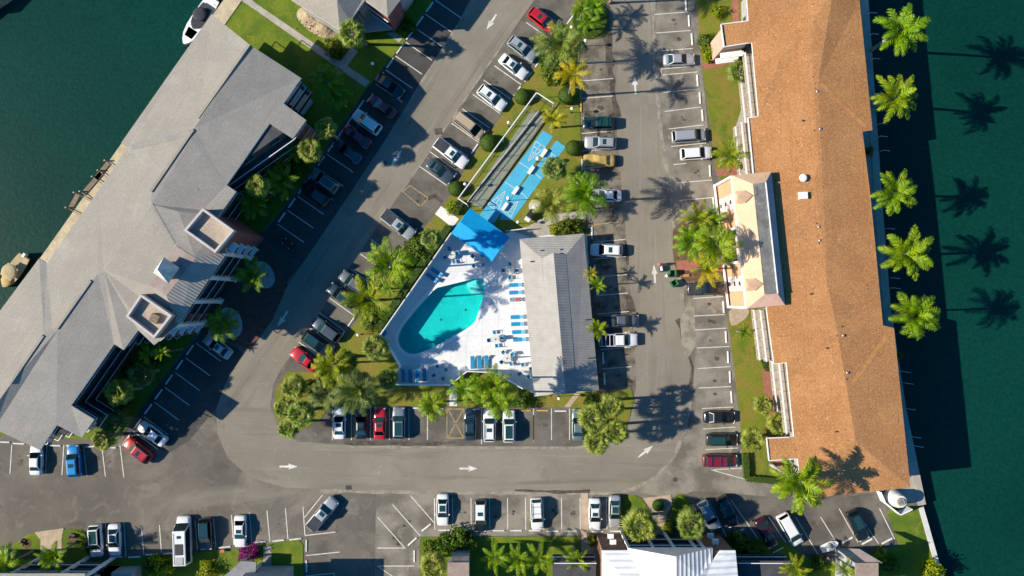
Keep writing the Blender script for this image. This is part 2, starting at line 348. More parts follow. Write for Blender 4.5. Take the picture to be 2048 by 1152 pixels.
# ================================================================ THE SETTING
POOL = chaikin([(872,576),(881,574),(950,557),(962,557),(971,563),(971,580),(953,637),(949,645),(938,655),(895,680),(850,703),(820,710),(799,694),(796,670),(812,644),(845,604)], 2)
POOLW = [G2(*p) for p in POOL]
def sheet(name, pts, z, m, kind='structure', smooth=0, hole=None):
    """a flat sheet on the ground: pts are plan pixels"""
    if smooth: pts = chaikin(pts, smooth)
    P = [G2(*p) for p in pts]
    mb = MB(); mb.add([(x,y,z) for x,y in P], [tuple(range(len(P)))])
    o = mb.build(name, m, kind=kind)
    if o.data.polygons[0].normal.z < 0: o.data.flip_normals()
    return o
def holed(name, outer, hole, z0, z1, m, hz=None):
    """slab with a hole (for the pool): triangulated by the tessellator"""
    from mathutils.geometry import tessellate_polygon
    A = [Vector((x,y,0)) for x,y in outer]; B = [Vector((x,y,0)) for x,y in hole]
    tri = tessellate_polygon([A,B]); P = A+B
    vs = [(p.x,p.y,z1) for p in P]
    fs = []
    for a,b,c in tri:
        n = (P[b]-P[a]).cross(P[c]-P[a]).z
        fs.append((a,b,c) if n > 0 else (a,c,b))
    mb = MB(); mb.add(vs, fs)
    for L in (A,):
        n = len(L); mb.add([(p.x,p.y,z0) for p in L]+[(p.x,p.y,z1) for p in L], [(i,(i+1)%n,n+(i+1)%n,n+i) for i in range(n)])
    return mb.build(name, m, kind='structure')

# water and land
mb = MB(); mb.add([(-1500,-1500,-1.5),(1500,-1500,-1.5),(1500,1500,-1.5),(-1500,1500,-1.5)], [(0,1,2,3)]); mb.build('canal_water', M['water'], kind='structure')
WEST = [(875,-600),(448,0),(83,514),(-700,1620)]
EAST = [(1695,-600),(1736,0),(1766,434),(1781,617),(1811,815),(1851,1008),(1846,1012),(1882,1140),(2060,1760)]
landp = [G2(*p) for p in WEST] + [G2(*p) for p in reversed(EAST)]
holed('ground_asphalt', landp, POOLW, -3.0, 0.0, M['asphalt'])
# sea wall caps along both banks
def strip(pts, w, z0, z1, mb, mi=0, side=1):
    P = [Vector(G2(*p)) for p in pts]; ns = []
    for i in range(len(P)):
        a = P[max(0,i-1)]; b = P[min(len(P)-1,i+1)]; t = (b-a).normalized(); ns.append(Vector((-t.y,t.x))*side)
    for i in range(len(P)-1):
        q = [P[i], P[i+1], P[i+1]+ns[i+1]*w, P[i]+ns[i]*w]
        mb.prism([(v.x,v.y) for v in q], z0, z1, mi)
mb = MB(); strip([(662,-300),(448,0),(83,514),(-400,1196)], 2.3, -.3, .16, mb, side=1); mb.build('west_seawall', M['seacap'], kind='structure')
mb = MB(); strip([(1716,-300),(1736,0),(1766,434),(1781,617),(1811,815),(1851,1008)], 1.15, -.3, .16, mb, side=-1)
mb.build('east_seawall', M['concrete'], kind='structure')
mb = MB(); strip([(1846,1013),(1882,1140),(1972,1460)], .75, -.3, .17, mb, side=-1); mb.build('south_east_seawall', surf('white_cap', (.62,.60,.56), (.52,.50,.46), .8), kind='structure')
# far bank in the top left corner
far = [G2(*p) for p in [(-900,-300),(22,-300),(22,-14),(-16,12),(-500,400),(-900,400)]]
mb = MB(); mb.prism(far, -3, .1); mb.build('far_bank', M['seacap'], kind='structure')

# loop road and lots
outer = [(972,-60),(905,67),(845,160),(760,296),(690,402),(610,520),(545,618),(487,706),(452,764),(433,815),(434,865),(455,915),(500,955),(570,975),(700,981),(1000,984),(1210,985),(1262,978),(1312,952),(1348,912),(1370,860),(1384,800),(1386,740),(1374,640),(1352,500),(1334,360),(1318,250),(1306,120),(1296,-60)]
inner = [(1216,-60),(1220,60),(1228,200),(1240,330),(1250,450),(1262,600),(1270,700),(1272,770),(1262,830),(1240,868),(1205,888),(1150,893),(900,892),(700,890),(620,884),(575,870),(550,845),(541,812),(546,770),(562,738),(590,700),(640,625),(700,534),(802,384),(865,295),(929,200),(985,120),(1022,66),(1110,-60)]
sheet('loop_road', outer[:10]+[(541,812)]+inner[18:], .008, M['road_d'])
sheet('loop_road', outer[9:21]+inner[8:18], .008, M['road'])
sheet('loop_road', outer[20:]+inner[:9], .008, M['road_v'])
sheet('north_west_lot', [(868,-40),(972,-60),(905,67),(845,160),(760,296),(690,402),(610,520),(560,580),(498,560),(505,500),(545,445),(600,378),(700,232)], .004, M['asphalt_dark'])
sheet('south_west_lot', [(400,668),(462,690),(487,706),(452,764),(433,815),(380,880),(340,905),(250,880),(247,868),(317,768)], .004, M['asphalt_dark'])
sheet('island_west_lot', [(1022,66),(1110,-60),(1165,-60),(1150,20),(1120,60),(1075,125),(1000,232),(940,318),(895,395),(850,450),(790,520),(745,590),(690,672),(645,742),(590,720),(562,738),(590,700),(640,625),(700,534),(802,384),(929,200)], .012, M['lot_mid'])
sheet('island_east_lot', [(1216,-60),(1220,60),(1228,200),(1240,330),(1250,450),(1262,600),(1270,700),(1272,775),(1200,782),(1180,470),(1165,300),(1155,160),(1150,85),(1195,60),(1205,-60)], .012, M['lot_stained'])
sheet('island_south_lot', [(660,812),(1150,814),(1165,893),(1150,893),(900,892),(700,890),(600,884),(575,872),(620,850)], .012, M['lot_mid'])
sheet('east_lot', [(1318,-60),(1386,-60),(1403,120),(1420,300),(1432,440),(1448,600),(1462,690),(1478,830),(1492,958),(1640,972),(1640,1000),(1500,990),(1440,985),(1392,982),(1340,996),(1262,982),(1312,952),(1348,912),(1370,860),(1386,790),(1390,700),(1374,640),(1352,500),(1334,360),(1318,250),(1306,120)], .012, M['lot_pale'])
sheet('south_lot', [(752,984),(1000,986),(1210,987),(1262,984),(1240,1000),(1236,1070),(840,1073),(838,1152),(838,1300),(748,1300)], .012, M['lot_pale'])
sheet('south_east_lot', [(1400,1000),(1500,992),(1640,1000),(1760,985),(1775,1022),(1797,1090),(1700,1110),(1640,1130),(1500,1120),(1400,1040)], .016, M['lot_mid'])
# oil drips in the empty bays
rs = random.Random(5); om = MB()
for (x,y) in [(846,70),(826,100),(985,165),(872,330),(838,395),(1350,45),(1355,82),(1360,205),(1368,238),(1398,345),(1418,612),(1424,645),(1425,676),(1428,715),(1432,757),(1434,795),(1195,145),(1198,180),(1205,215),(1215,535),(1225,573),(1225,610),(1230,720),(1232,755),(855,850),(1085,850),(1121,850),(990,850),(922,1028),(996,1028),(1034,1028),(1105,1028),(1142,1028),(268,1080),(302,1080),(336,1080),(518,1055),(553,1050),(42,920),(186,922),(222,922),(790,1080),(815,1045),(1660,1050),(1620,1040),(690,640),(665,590),(590,425),(565,450),(345,790),(320,820)]:
    for k in range(rs.choice((1,2,3))):
        c_ = G(x+rs.uniform(-8,8), y+rs.uniform(-8,8)); r0 = rs.uniform(.12,.42); n_ = 11
        pts = [(c_.x+r0*(1+rs.uniform(-.35,.35))*math.cos(6.283*i/n_), c_.y+r0*.8*(1+rs.uniform(-.35,.35))*math.sin(6.283*i/n_), .0245+.0003*k) for i in range(n_)]; om.add(pts, [tuple(range(n_))])
om.build('oil_stains', M['stain'], kind='structure')
# worn seams between the road and the stalls
def seam(name, pts, w, m='curbline', z=.02):
    P = [Vector(G2(*p)) for p in pts]; mb = MB(); L = []; R = []
    rr = random.Random(len(pts)*7+int(pts[0][0]))
    Q = []
    for i in range(len(P)-1):
        n = max(1,int((P[i+1]-P[i]).length/1.2))
        Q += [P[i].lerp(P[i+1], j/n) for j in range(n)]
    Q.append(P[-1])
    for i in range(len(Q)):
        t = (Q[min(i+1,len(Q)-1)]-Q[max(i-1,0)]).normalized(); nn = Vector((-t.y,t.x)); k = rr.uniform(.35,1.0)*w/2; j = rr.uniform(-.1,.1)*w
        L.append(Q[i]+nn*(k+j)); R.append(Q[i]-nn*(k-j))
    n = len(Q); mb.add([(v.x,v.y,z) for v in L+R], [(i,n+i,n+i+1,i+1) for i in range(n-1)])
    return mb.build(name, M[m], kind='structure')
seam('road_seam', [(972,-30),(905,67),(845,160),(818,205)], .45)
seam('road_seam', [(1306,-30),(1308,120),(1320,250),(1336,360),(1353,500),(1366,600)], .9)
seam('road_seam', [(1384,790),(1372,856),(1349,913),(1313,953),(1263,980),(1210,987),(1000,986),(760,984),(640,982)], .75)
seam('road_seam', [(700,893),(900,895),(1150,896),(1200,890)], .5)
seam('road_seam', [(1018,70),(929,200),(866,292),(803,384)], .35)
seam('damp_patch', [(1215,60),(1222,140),(1228,200),(1234,235)], 1.6, 'stain', .022)
seam('damp_patch', [(690,886),(760,887),(850,888),(912,885)], .8, 'stain', .022)
seam('damp_patch', [(1355,638),(1366,655),(1366,678)], 1.2, 'stain', .022)
seam('damp_patch', [(1372,690),(1386,735),(1380,775)], .7, 'stain', .022)
seam('damp_patch', [(1258,590),(1264,625)], 1.6, 'stain', .022)
seam('damp_patch', [(1250,480),(1256,530)], .8, 'stain', .022)
seam('damp_patch', [(1030,980),(1110,984),(1180,982)], .6, 'stain', .022)
seam('damp_patch', [(870,265),(885,262)], 1.1, 'stain', .022)
seam('damp_patch', [(850,400),(870,392),(885,404)], .8, 'stain', .022)
sheet('lot_patch', [(1378,600),(1388,596),(1392,690),(1376,716),(1364,700),(1360,640)], .024, M['curbline'])

# lawns: slabs of turf 6 cm above the asphalt, with holes where the pool is
GRASS = {}
def lawn(name, pts, m='grass', z=.07, smooth=1, hole=None):
    if smooth: pts = chaikin(pts, smooth)
    P = [G2(*p) for p in pts]
    if hole: o = holed(name, P, hole, -.05, z, M[m])
    else:
        mb = MB(); mb.prism(P, -.05, z); o = mb.build(name, M[m])
    o['kind'] = 'stuff'; tag(o, None, None); return o
def L(o, label): o['label'] = label; o['category'] = 'grass'; return o
L(lawn('grass', [(466,-60),(880,-60),(866,0),(812,80),(734,178),(655,290),(600,372),(545,440),(505,480),(470,560),(430,640),(388,672),(317,768),(247,868),(232,882),(0,870),(-100,868),(-120,850),(95,540),(430,58)], 'grass', .07, 0), 'lawn round the long grey-roofed building')
L(lawn('grass', [(1168,-60),(1208,-60),(1212,70),(1160,84),(1156,150),(1163,300),(1172,440),(1186,640),(1200,786),(1262,776),(1268,800),(1252,860),(1215,885),(1165,880),(1145,815),(905,812),(660,810),(640,840),(592,866),(560,855),(546,820),(553,775),(575,742),(640,745),(690,675),(745,595),(790,525),(850,455),(895,400),(940,322),(1000,236),(1060,150),(1105,80),(1140,40)], 'grass_dry', .07, 0, POOLW), 'turf of the triangular island round the pool')
L(lawn('grass', [(1386,-60),(1520,-60),(1530,430),(1440,356),(1432,340),(1418,240),(1403,120)], 'grass_dry', .07, 0), 'lawn along the upper half of the orange-roofed building')
L(lawn('grass', [(1456,640),(1520,610),(1600,660),(1640,900),(1640,965),(1500,962),(1488,940),(1478,820),(1466,720)], 'grass_dry', .07, 0), 'lawn along the lower half of the orange-roofed building')
L(lawn('grass', [(1346,440),(1440,430),(1460,560),(1372,566),(1360,555),(1345,520)], 'mulch', .07, 1), 'mulched bed of palms at the pink entrance')
L(lawn('grass', [(24,1072),(160,1054),(172,1068),(176,1110),(170,1140),(30,1140)], 'grass', .07, 1), 'small lawn at the bottom left corner')
L(lawn('grass', [(505,1092),(598,1078),(606,1090),(606,1300),(440,1300),(440,1118)], 'grass', .07, 0), 'lawn beside the magenta bougainvillea')
L(lawn('grass', [(180,1122),(340,1108),(470,1098),(505,1092),(440,1300),(180,1300)], 'grass', .066, 0), 'shaded planting bed behind the parked camper van')
L(lawn('grass', [(840,1074),(1160,1073),(1160,1300),(840,1300)], 'grass', .07, 0), 'lawn along the bottom edge behind the white wheel stops')
L(lawn('grass', [(1238,992),(1280,990),(1296,1016),(1290,1066),(1240,1072)], 'grass', .07, 1), 'lawn wedge left of the tan path')
L(lawn('grass', [(1341,1018),(1350,988),(1368,988),(1384,1010),(1386,1060),(1338,1062)], 'grass', .07, 1), 'lawn wedge right of the tan path')
L(lawn('grass', [(1176,1078),(1560,1078),(1640,1130),(1700,1112),(1798,1092),(1774,1026),(1786,1006),(1838,1014),(1872,1140),(1920,1300),(1176,1300)], 'grass', .064, 0), 'lawn between the bottom right lot and the canal')
sheet('seawall_path', [(1722,-60),(1735,0),(1764,434),(1779,617),(1809,815),(1848,1006),(1800,1002),(1772,985),(1700,640),(1680,0)], .076, M['concrete'])

# paths and paved courts
sheet('sidewalk', [(440,-60),(470,-32),(512,7),(740,163),(731,175),(512,21),(474,-4),(420,-50)], .10, M['concrete'])
sheet('sidewalk', [(703,94),(716,103),(676,158),(662,149)], .095, M['concrete'])
sheet('brick_path', [(675,132),(688,142),(672,158),(658,150)], .105, M['brick'])
sheet('sidewalk', [(773,66),(790,64),(806,76),(798,86)], .10, M['concrete'])
sheet('entrance_court', [(505,478),(560,520),(575,570),(545,640),(500,700),(440,672),(400,668),(430,600),(470,520)], .075, M['brick_dark'])
sheet('sidewalk', [(905,455),(918,438),(882,412),(870,428)], .10, M['deckwhite'])
sheet('sidewalk', [(1024,462),(1058,452),(1082,438),(1100,430),(1140,425),(1172,424),(1172,438),(1130,440),(1108,446),(1100,470),(1060,475)], .10, M['concrete'])
sheet('sidewalk', [(1128,814),(1140,814),(1160,788),(1150,786)], .10, M['tan_path'])
sheet('brick_path', [(1352,522),(1400,518),(1480,520),(1480,545),(1400,540),(1354,542)], .10, M['brick'])
sheet('brick_path', [(1403,126),(1465,120),(1490,112),(1492,122),(1450,131),(1408,140)], .10, M['brick'])
sheet('brick_path', [(1431,338),(1510,334),(1510,352),(1434,352)], .10, M['brick'])
sheet('brick_path', [(1462,-60),(1476,-60),(1478,44),(1465,46)], .10, M['brick'])
sheet('brick_path', [(1484,165),(1496,165),(1500,250),(1506,340),(1490,340),(1486,250)], .10, M['brick'])
sheet('brick_path', [(1510,620),(1524,620),(1546,800),(1565,930),(1568,962),(1556,962),(1552,930),(1530,800)], .10, M['brick'])
sheet('sidewalk', [(1474,170),(1482,170),(1484,210),(1478,232),(1466,268),(1466,280),(1484,282),(1488,230),(1487,168)], .11, M['concrete'])
sheet('brick_path', chaikin([(1456,614),(1497,616),(1498,628),(1488,640),(1468,652),(1460,650)],1), .10, M['tan_path'])
sheet('brick_path', [(1285,996),(1342,989),(1344,1010),(1332,1030),(1330,1070),(1312,1070),(1316,1030),(1298,1014)], .10, M['tan_path'])
sheet('brick_path', [(1161,986),(1176,986),(1177,1072),(1196,1085),(1196,1180),(1164,1180),(1162,1072)], .08, M['tan_path'])
sheet('brick_path', [(70,1064),(128,1056),(124,1076),(124,1110),(80,1128),(82,1080)], .10, M['tan_path'])
sheet('sidewalk', [(527,1092),(543,1090),(543,1300),(527,1300)], .10, M['concrete'])
sheet('sidewalk', [(899,773),(914,770),(914,812),(899,812)], .10, M['deckwhite'])
sheet('gravel_bed', chaikin([(515,520),(540,528),(552,555),(545,575),(520,578),(500,560),(500,535)],2), .10, M['gravel'])
sheet('gravel_bed', chaikin([(450,610),(480,625),(487,655),(478,675),(455,678),(410,680),(430,640)],2), .10, M['gravel'])
for (x,y,r) in ((53,1086,10),(53,1107,10),(146,1075,11)):
    sheet('mulch_ring', [(x+r*math.cos(a*.63),y+r*math.sin(a*.63)) for a in range(10)], .11, M['mulch'])

# painted markings
mk = MB(); my = MB()
def line(mb, p, q, w=.13, z=.028):
    a, b = Vector(G2(*p)), Vector(G2(*q)); t = (b-a).normalized(); n = Vector((-t.y,t.x))*w/2
    vs = [a+n,a-n,b-n,b+n]; mb.add([(v.x,v.y,z) for v in vs], [(0,1,2,3)])
for i in range(17):
    if i in (7,): continue
    s = (870-19.7*i, 28.0*i); line(mk, s, (s[0]+53, s[1]+36.5))
for i in range(7):
    s = (392-20.8*i, 686+29.5*i); line(mk, s, (s[0]+49, s[1]+36))
for i in range(-5,7):
    s = (967-21.3*i, 160+28.8*i)
    if i not in (-2,): line(mk, s, (s[0]+54, s[1]+38))
for j in range(8):
    s = (742-20.6*j, 479+29.3*j); line(mk, s, (s[0]+50, s[1]+36))
for p, q in [((806,384),(820,371)),((820,371),(856,396)),((806,384),(840,412)),((856,396),(843,412)),((884,300),(940,270))][:4]: line(my, p, q, .12)
CY = [127,162,197,267,302,337]
for y in CY: line(mk, (1163,y), (1226,y-5), .11)
for y in (409,): line(my, (1180,450), (1240,444), .12)
for y in (484,518,554,591,628,669,699,738): line(mk, (1186+(y-480)*.07,y), (1250+(y-480)*.05,y-5), .11)
line(mk,(1166,320),(1170,348),.1)
DL = [((1309,29),(1376,24)),((1312,66),(1381,61)),((1317,102),(1386,97)),((1322,138),(1392,132)),((1324,150),(1394,144)),((1322,138),(1324,150)),((1326,185),(1397,178)),((1329,223),(1402,214)),((1337,258),(1407,250)),((1342,293),(1412,286)),((1347,329),(1372,327)),((1352,366),(1424,360)),((1357,401),(1427,395)),((1386,597),(1446,593)),((1387,632),(1449,629)),((1390,660),(1453,656)),((1394,696),(1459,693)),((1396,737),(1461,733)),((1397,776),(1462,773)),((1404,817),(1467,814)),((1406,858),(1471,854)),((1411,899),(1476,896)),((1422,940),(1484,936)),((1424,940),(1489,958))]
for p, q in DL: line(mk, p, q, .11)
for x in (665,703,741,779,818,855,963,1067,1103,1139): line(mk, (x,817), (x,880 if x != 963 else 888), .11)
for p, q in (((894,818),(928,818)),((928,818),(928,876)),((928,876),(894,876)),((894,876),(894,818)),((897,820),(926,874)),((926,820),(897,874)),((1067,830),(1067,885))): line(my, p, q, .13)
for x in (869,905,942,979,1015,1051,1087,1123,1160,1177,1213): line(mk, (x,996), (x+.5,1059), .13)
for p, q in [((755,1034),(810,1096)),((785,1009),(840,1071)),((821,991),(868,1045)),((755,1096),(811,1096)),((755,1132),(829,1132)),((755,1132),(790,1156)),((612,1111),(679,1104)),((610,1071),(671,1064)),((612,1152),(669,1146)),((669,1146),(669,1160)),
    ((211,1047),(215,1100)),((248,1045),(252,1113)),((283,1054),(288,1111)),((319,1050),(323,1106)),((390,1041),(395,1098)),((427,1036),(432,1095)),((463,1030),(468,1090)),((499,1025),(504,1088)),((534,1021),(540,1083)),((571,1016),(576,1078)),((606,1013),(610,1071)),((609,1035),(645,990)),
    ((24,890),(20,948)),((94,889),(91,948)),((128,890),(124,950)),((167,891),(174,952)),((204,894),(211,953)),((240,890),(248,955)),
    ((1537,1033),(1586,1107)),((1591,1034),(1639,1114)),((1641,1034),(1679,1095)),((1678,1017),(1716,1085)),((1718,1031),(1757,1087)),((1759,1017),(1789,1078)),((1462,1000),(1517,1079)),((1417,1000),(1454,1075))]: line(mk, p, q, .13)
mk.build('parking_lines', M['paint'], kind='structure'); my.build('yellow_lines', M['paint_y'], kind='structure')
ar = MB()
for x, y, d in ((577,933,0),(937,937,0),(1291,903,38),(983,44,237),(793,316,237),(566,637,237),(1270,170,94),(1309,548,94)):
    c = G(x,y); a = math.radians(d); R = Matrix.Rotation(a,3,'Z')
    P = [(-1.35,-.13),(.1,-.17),(-.05,-.47),(1.4,0),(-.05,.47),(.1,.17),(-1.35,.13)]
    vs = [c + R @ Vector((u,v,0)) for u,v in P]; ar.add([(v.x,v.y,.03) for v in vs], [(0,1,5,6),(1,3,5),(1,2,3),(3,4,5)])
ar.build('road_arrows', M['paint'], kind='structure')

# pool: basin, coping, water, deck
DECK = [(904,464),(759,671),(770,682),(799,734),(788,752),(792,770),(899,771),(934,743),(986,745),(1046,778),(1075,790),(1192,782),(1174,472),(1100,470),(1060,474),(1024,462),(1004,470),(940,424)]
holed('pool_deck', [G2(*p) for p in DECK], POOLW, 0, .13, M['deckwhite'])
root = empty('swimming_pool', G(880,635), 0, 'turquoise six-sided swimming pool set in the white deck', 'pool')
n = len(POOLW)
mb = MB(); mb.add([(x,y,.13) for x,y in POOLW]+[(x,y,-1.42) for x,y in POOLW], [(i,n+i,n+(i+1)%n,(i+1)%n) for i in range(n)]+[tuple(range(n,2*n))]); mb.build('basin', M['poolfloor'], root, world=True)
mb = MB(); mb.add([(x,y,0.0) for x,y in POOLW], [tuple(range(n))]); mb.build('pool_water', M['poolwater'], root, world=True)
mb = MB(); q_ = inset(POOLW,.012); mb.add([(x,y,.10) for x,y in q_]+[(x,y,-.22) for x,y in q_], [(i,n+i,n+(i+1)%n,(i+1)%n) for i in range(n)]); mb.build('tile_band', plain('navy_tile',(.01,.06,.12),.3), root, world=True)
for k_, (px_, py_, r_) in enumerate(((958,566,1.9),(960,565,1.3),(962,564,.75))):
    c_ = G(px_,py_); mb = MB(); mb.tube((c_.x,c_.y,-1.41),(c_.x,c_.y,-1.0+.32*k_),r_,n=24); mb.build('step', surf('pale_step',(.35,.80,.74),(.30,.74,.70),1), root, world=True)
for px_, py_ in ((880,640),(930,620)):
    c_ = G(px_,py_); mb = MB(); mb.tube((c_.x,c_.y,-1.42),(c_.x,c_.y,-1.38),.16,n=12); mb.build('drain', M['iron'], root, world=True)
jm = MB(); x0_, y0_ = G2(740,800)
from mathutils.geometry import intersect_line_line_2d
DP = [G2(*p) for p in DECK]
def inside(x, y, P):
    r_ = False
    for i in range(len(P)):
        (x1,y1),(x2,y2) = P[i-1], P[i]
        if (y1 > y) != (y2 > y) and x < (x2-x1)*(y-y1)/(y2-y1)+x1: r_ = not r_
    return r_
PO = inset(POOLW,-.55)
for i_ in range(16):
    for j_ in range(20):
        for dx_, dy_ in ((2.4,0),(0,2.4)):
            xa, ya = x0_+i_*2.4, y0_+j_*2.4; xb, yb = xa+dx_, ya+dy_
            if all(inside(xa+(xb-xa)*t, ya+(yb-ya)*t, DP) and not inside(xa+(xb-xa)*t, ya+(yb-ya)*t, PO) for t in (0,.25,.5,.75,1)):
                w_ = .03; jm.add([(xa-(w_ if dy_ else 0),ya-(w_ if dx_ else 0),.134),(xb-(w_ if dy_ else 0),yb-(w_ if dx_ else 0),.134) if dx_ else (xa+w_,ya,.134),(xb+(w_ if dy_ else 0),yb+(w_ if dx_ else 0),.134),(xa+(w_ if dy_ else 0),ya+(w_ if dx_ else 0),.134) if dx_ else (xb-w_,yb,.134)], [(0,1,2,3)])
jm.build('deck_joints', plain('deck_joint',(.55,.55,.55),.9), kind='structure')
out = inset(POOLW, -.5) 
mb = MB(); mb.add([(x,y,.17) for x,y in POOLW]+[(x,y,.17) for x,y in out]+[(x,y,.12) for x,y in out]+[(x,y,.02) for x,y in POOLW], [(i,(i+1)%n,n+(i+1)%n,n+i) for i in range(n)]+[(n+i,n+(i+1)%n,2*n+(i+1)%n,2*n+i) for i in range(n)]+[(3*n+i,3*n+(i+1)%n,(i+1)%n,i) for i in range(n)])
mb.build('coping', M['trim'], root, world=True)
for hx, hy, r in ((964,573,0.5),(848,707,-.5)):
    mb = MB()
    for d in (-.3,.3):
        c = G(hx,hy); t = Vector((math.cos(r),math.sin(r),0)); nn = Vector((-t.y,t.x,0))*d
        mb.path([c+nn-t*.5+Vector((0,0,-.2)), c+nn-t*.3+Vector((0,0,.75)), c+nn+t*.3+Vector((0,0,.75)), c+nn+t*.5+Vector((0,0,.14))], [.025]*4, 6)
    mb.build('ladder_rail', M['chrome'], root, world=True, smooth=True)

# shuffleboard and bocce courts
sheet('bocce_court', [(1064,219),(1092,237),(966,419),(935,404)], .10, M['court_green'])
sheet('shuffleboard_court', [(1086,261),(1106,273),(1001,428),(988,446),(951,441)], .10, M['court_blue'])
sheet('shuffleboard_court', [(1113,281),(1131,294),(1025,440),(1000,440),(1003,424)], .10, M['court_blue'])
cm = MB()
def cl(p, q, w=.09): line(cm, p, q, w, .105)
def tri(a, b, c, k=4):
    """scoring triangle: base a-b, tip c"""
    cl(a,b); cl(b,c); cl(a,c)
    for j in range(1,k):
        t = j/k; cl((a[0]+(c[0]-a[0])*t, a[1]+(c[1]-a[1])*t), (b[0]+(c[0]-b[0])*t, b[1]+(c[1]-b[1])*t))
    cl(((a[0]+b[0])/2,(a[1]+b[1])/2), (c[0]*.75+(a[0]+b[0])*.125, c[1]*.75+(a[1]+b[1])*.125))
tri((1071,283),(1091,295),(1056,323)); tri((975,409),(996,423),(1011,382)); tri((1006,421),(1022,434),(1037,402)); tri((1098,303),(1112,314),(1082,345))
for p, q in (((1039,325),(1060,339)),((1010,364),(1031,378)),((1063,341),(1083,358)),((1038,382),(1055,397))): cl(p,q)
cm.build('court_lines', M['paint'], kind='structure')
# ================================================================ BUILDINGS
def roofmesh(name, faces, mats, parent, world=True, thick=.28):
    """faces: (list of (px,py,h), material index); one welded sheet, extruded down for the fascia"""
    idx = {}; vs = []; fs = []; ms = []
    for pts, mi in faces:
        f = []
        for p in pts:
            k = (round(p[0],1), round(p[1],1), round(p[2],2))
            if k not in idx: idx[k] = len(vs); vs.append(G(*p))
            f.append(idx[k])
        fs.append(f); ms.append(mi)
    mb = MB()
    # orient up
    for f, mi in zip(fs, ms):
        nrm = Vector((0,0,0)); n = len(f)
        for i in range(n):
            a, b = vs[f[i]], vs[f[(i+1)%n]]; nrm += a.cross(b)
        ff = f if nrm.z > 0 else f[::-1]
        mb.f.append(tuple(ff)); mb.m.append(mi)
    mb.v = [tuple(v) for v in vs]
    ed = {}
    for f in mb.f:
        for i in range(len(f)): ed[(f[i],f[(i+1)%len(f)])] = 1
    bnd = [e for e in ed if (e[1],e[0]) not in ed]
    n0 = len(mb.v); mp = {}
    for a, b in bnd:
        for k in (a,b):
            if k not in mp: mp[k] = len(mb.v); v = mb.v[k]; mb.v.append((v[0],v[1],v[2]-thick))
        mb.f.append((b,a,mp[a],mp[b])); mb.m.append(len(mats)-1)
    return mb.build(name, mats, parent, world=True)
from mathutils.bvhtree import BVHTree
def drape(roof, name, p, q, w, m, lift=.03):
    """a strip on a valley or hip of a roof, its light or shade put into the colour"""
    L0 = roof.parent.location; t_ = BVHTree.FromPolygons([Vector(v.co)+L0 for v in roof.data.vertices], [tuple(f.vertices) for f in roof.data.polygons])
    A_, B_ = Vector(G2(*p)), Vector(G2(*q)); n = max(4,int((B_-A_).length/.5)); t = (B_-A_).normalized(); nn = Vector((-t.y,t.x)); vs = []; k = 4
    for i in range(n+1):
        for j in range(k+1):
            v = A_.lerp(B_, i/n)+nn*w*(j/k-.5); hit = t_.ray_cast(Vector((v.x,v.y,40)), Vector((0,0,-1)))
            vs.append((v.x,v.y,(hit[0].z if hit[0] else 9)+lift))
    mb = MB(); mb.add(vs, [(i*(k+1)+j,(i+1)*(k+1)+j,(i+1)*(k+1)+j+1,i*(k+1)+j+1) for i in range(n) for j in range(k)])
    o = mb.build(name, m, roof.parent, world=True)
    if o.data.polygons[0].normal.z < 0: o.data.flip_normals()
    return o
def shell(root, outline, eave, wall, wmat, floors, slab_in=.25, rail=True, railmat='trim', slabmat='wall_dark', base=0.0):
    """outline: world points of the eave; walls stand inset, galleries ring every storey"""
    mb = MB(); mb.prism(inset(outline, wall), base, eave-.32, 0); mb.build('wall', wmat, root, world=True)
    for z in floors:
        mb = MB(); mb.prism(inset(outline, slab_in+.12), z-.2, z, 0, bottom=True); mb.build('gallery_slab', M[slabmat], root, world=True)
        if rail:
            q = inset(outline, slab_in+.08); mb = MB()
            for i in range(len(q)):
                a, b = q[i], q[(i+1)%len(q)]
                mb.bar((a[0],a[1],z+1.0), (b[0],b[1],z+1.0), .09, .07)
                L_ = math.hypot(b[0]-a[0], b[1]-a[1]); k = max(1,int(L_/2.4))
                for j in range(k): 
                    t = (j+.5)/k; mb.box((a[0]+(b[0]-a[0])*t, a[1]+(b[1]-a[1])*t, z+.5), (.04,.04,1.0), 0, 1)
            mb.build('gallery_rail', [M[railmat],M['wall_dark']], root, world=True)
def windows(root, poly, rows, pitch=3.4, w=1.5, h=1.2):
    """glazed openings along every wall, one window per part"""
    c = 0
    for i in range(len(poly)):
        a, b = Vector(poly[i]), Vector(poly[(i+1)%len(poly)]); L_ = (b-a).length
        if L_ < 3: continue
        k = int(L_/pitch); t = (b-a)/L_; nn = Vector((t.y,-t.x)); ar_ = sum(poly[j][0]*poly[(j+1)%len(poly)][1]-poly[(j+1)%len(poly)][0]*poly[j][1] for j in range(len(poly)))
        if ar_ < 0: nn = -nn
        for j in range(k):
            m = a+t*(L_*(j+.5)/k)+nn*.02
            for z in rows:
                if c >= 96: return
                if abs(m.x) > 82 or abs(m.y) > 48: continue
                mb = MB(); mb.box((m.x,m.y,z), (w,.07,h), math.atan2(t.y,t.x)); mb.box((m.x,m.y,z-h/2-.05), (w+.16,.16,.07), math.atan2(t.y,t.x), 1)
                mb.build('window', [M['glass'],M['wall_gray']], root, world=True); c += 1
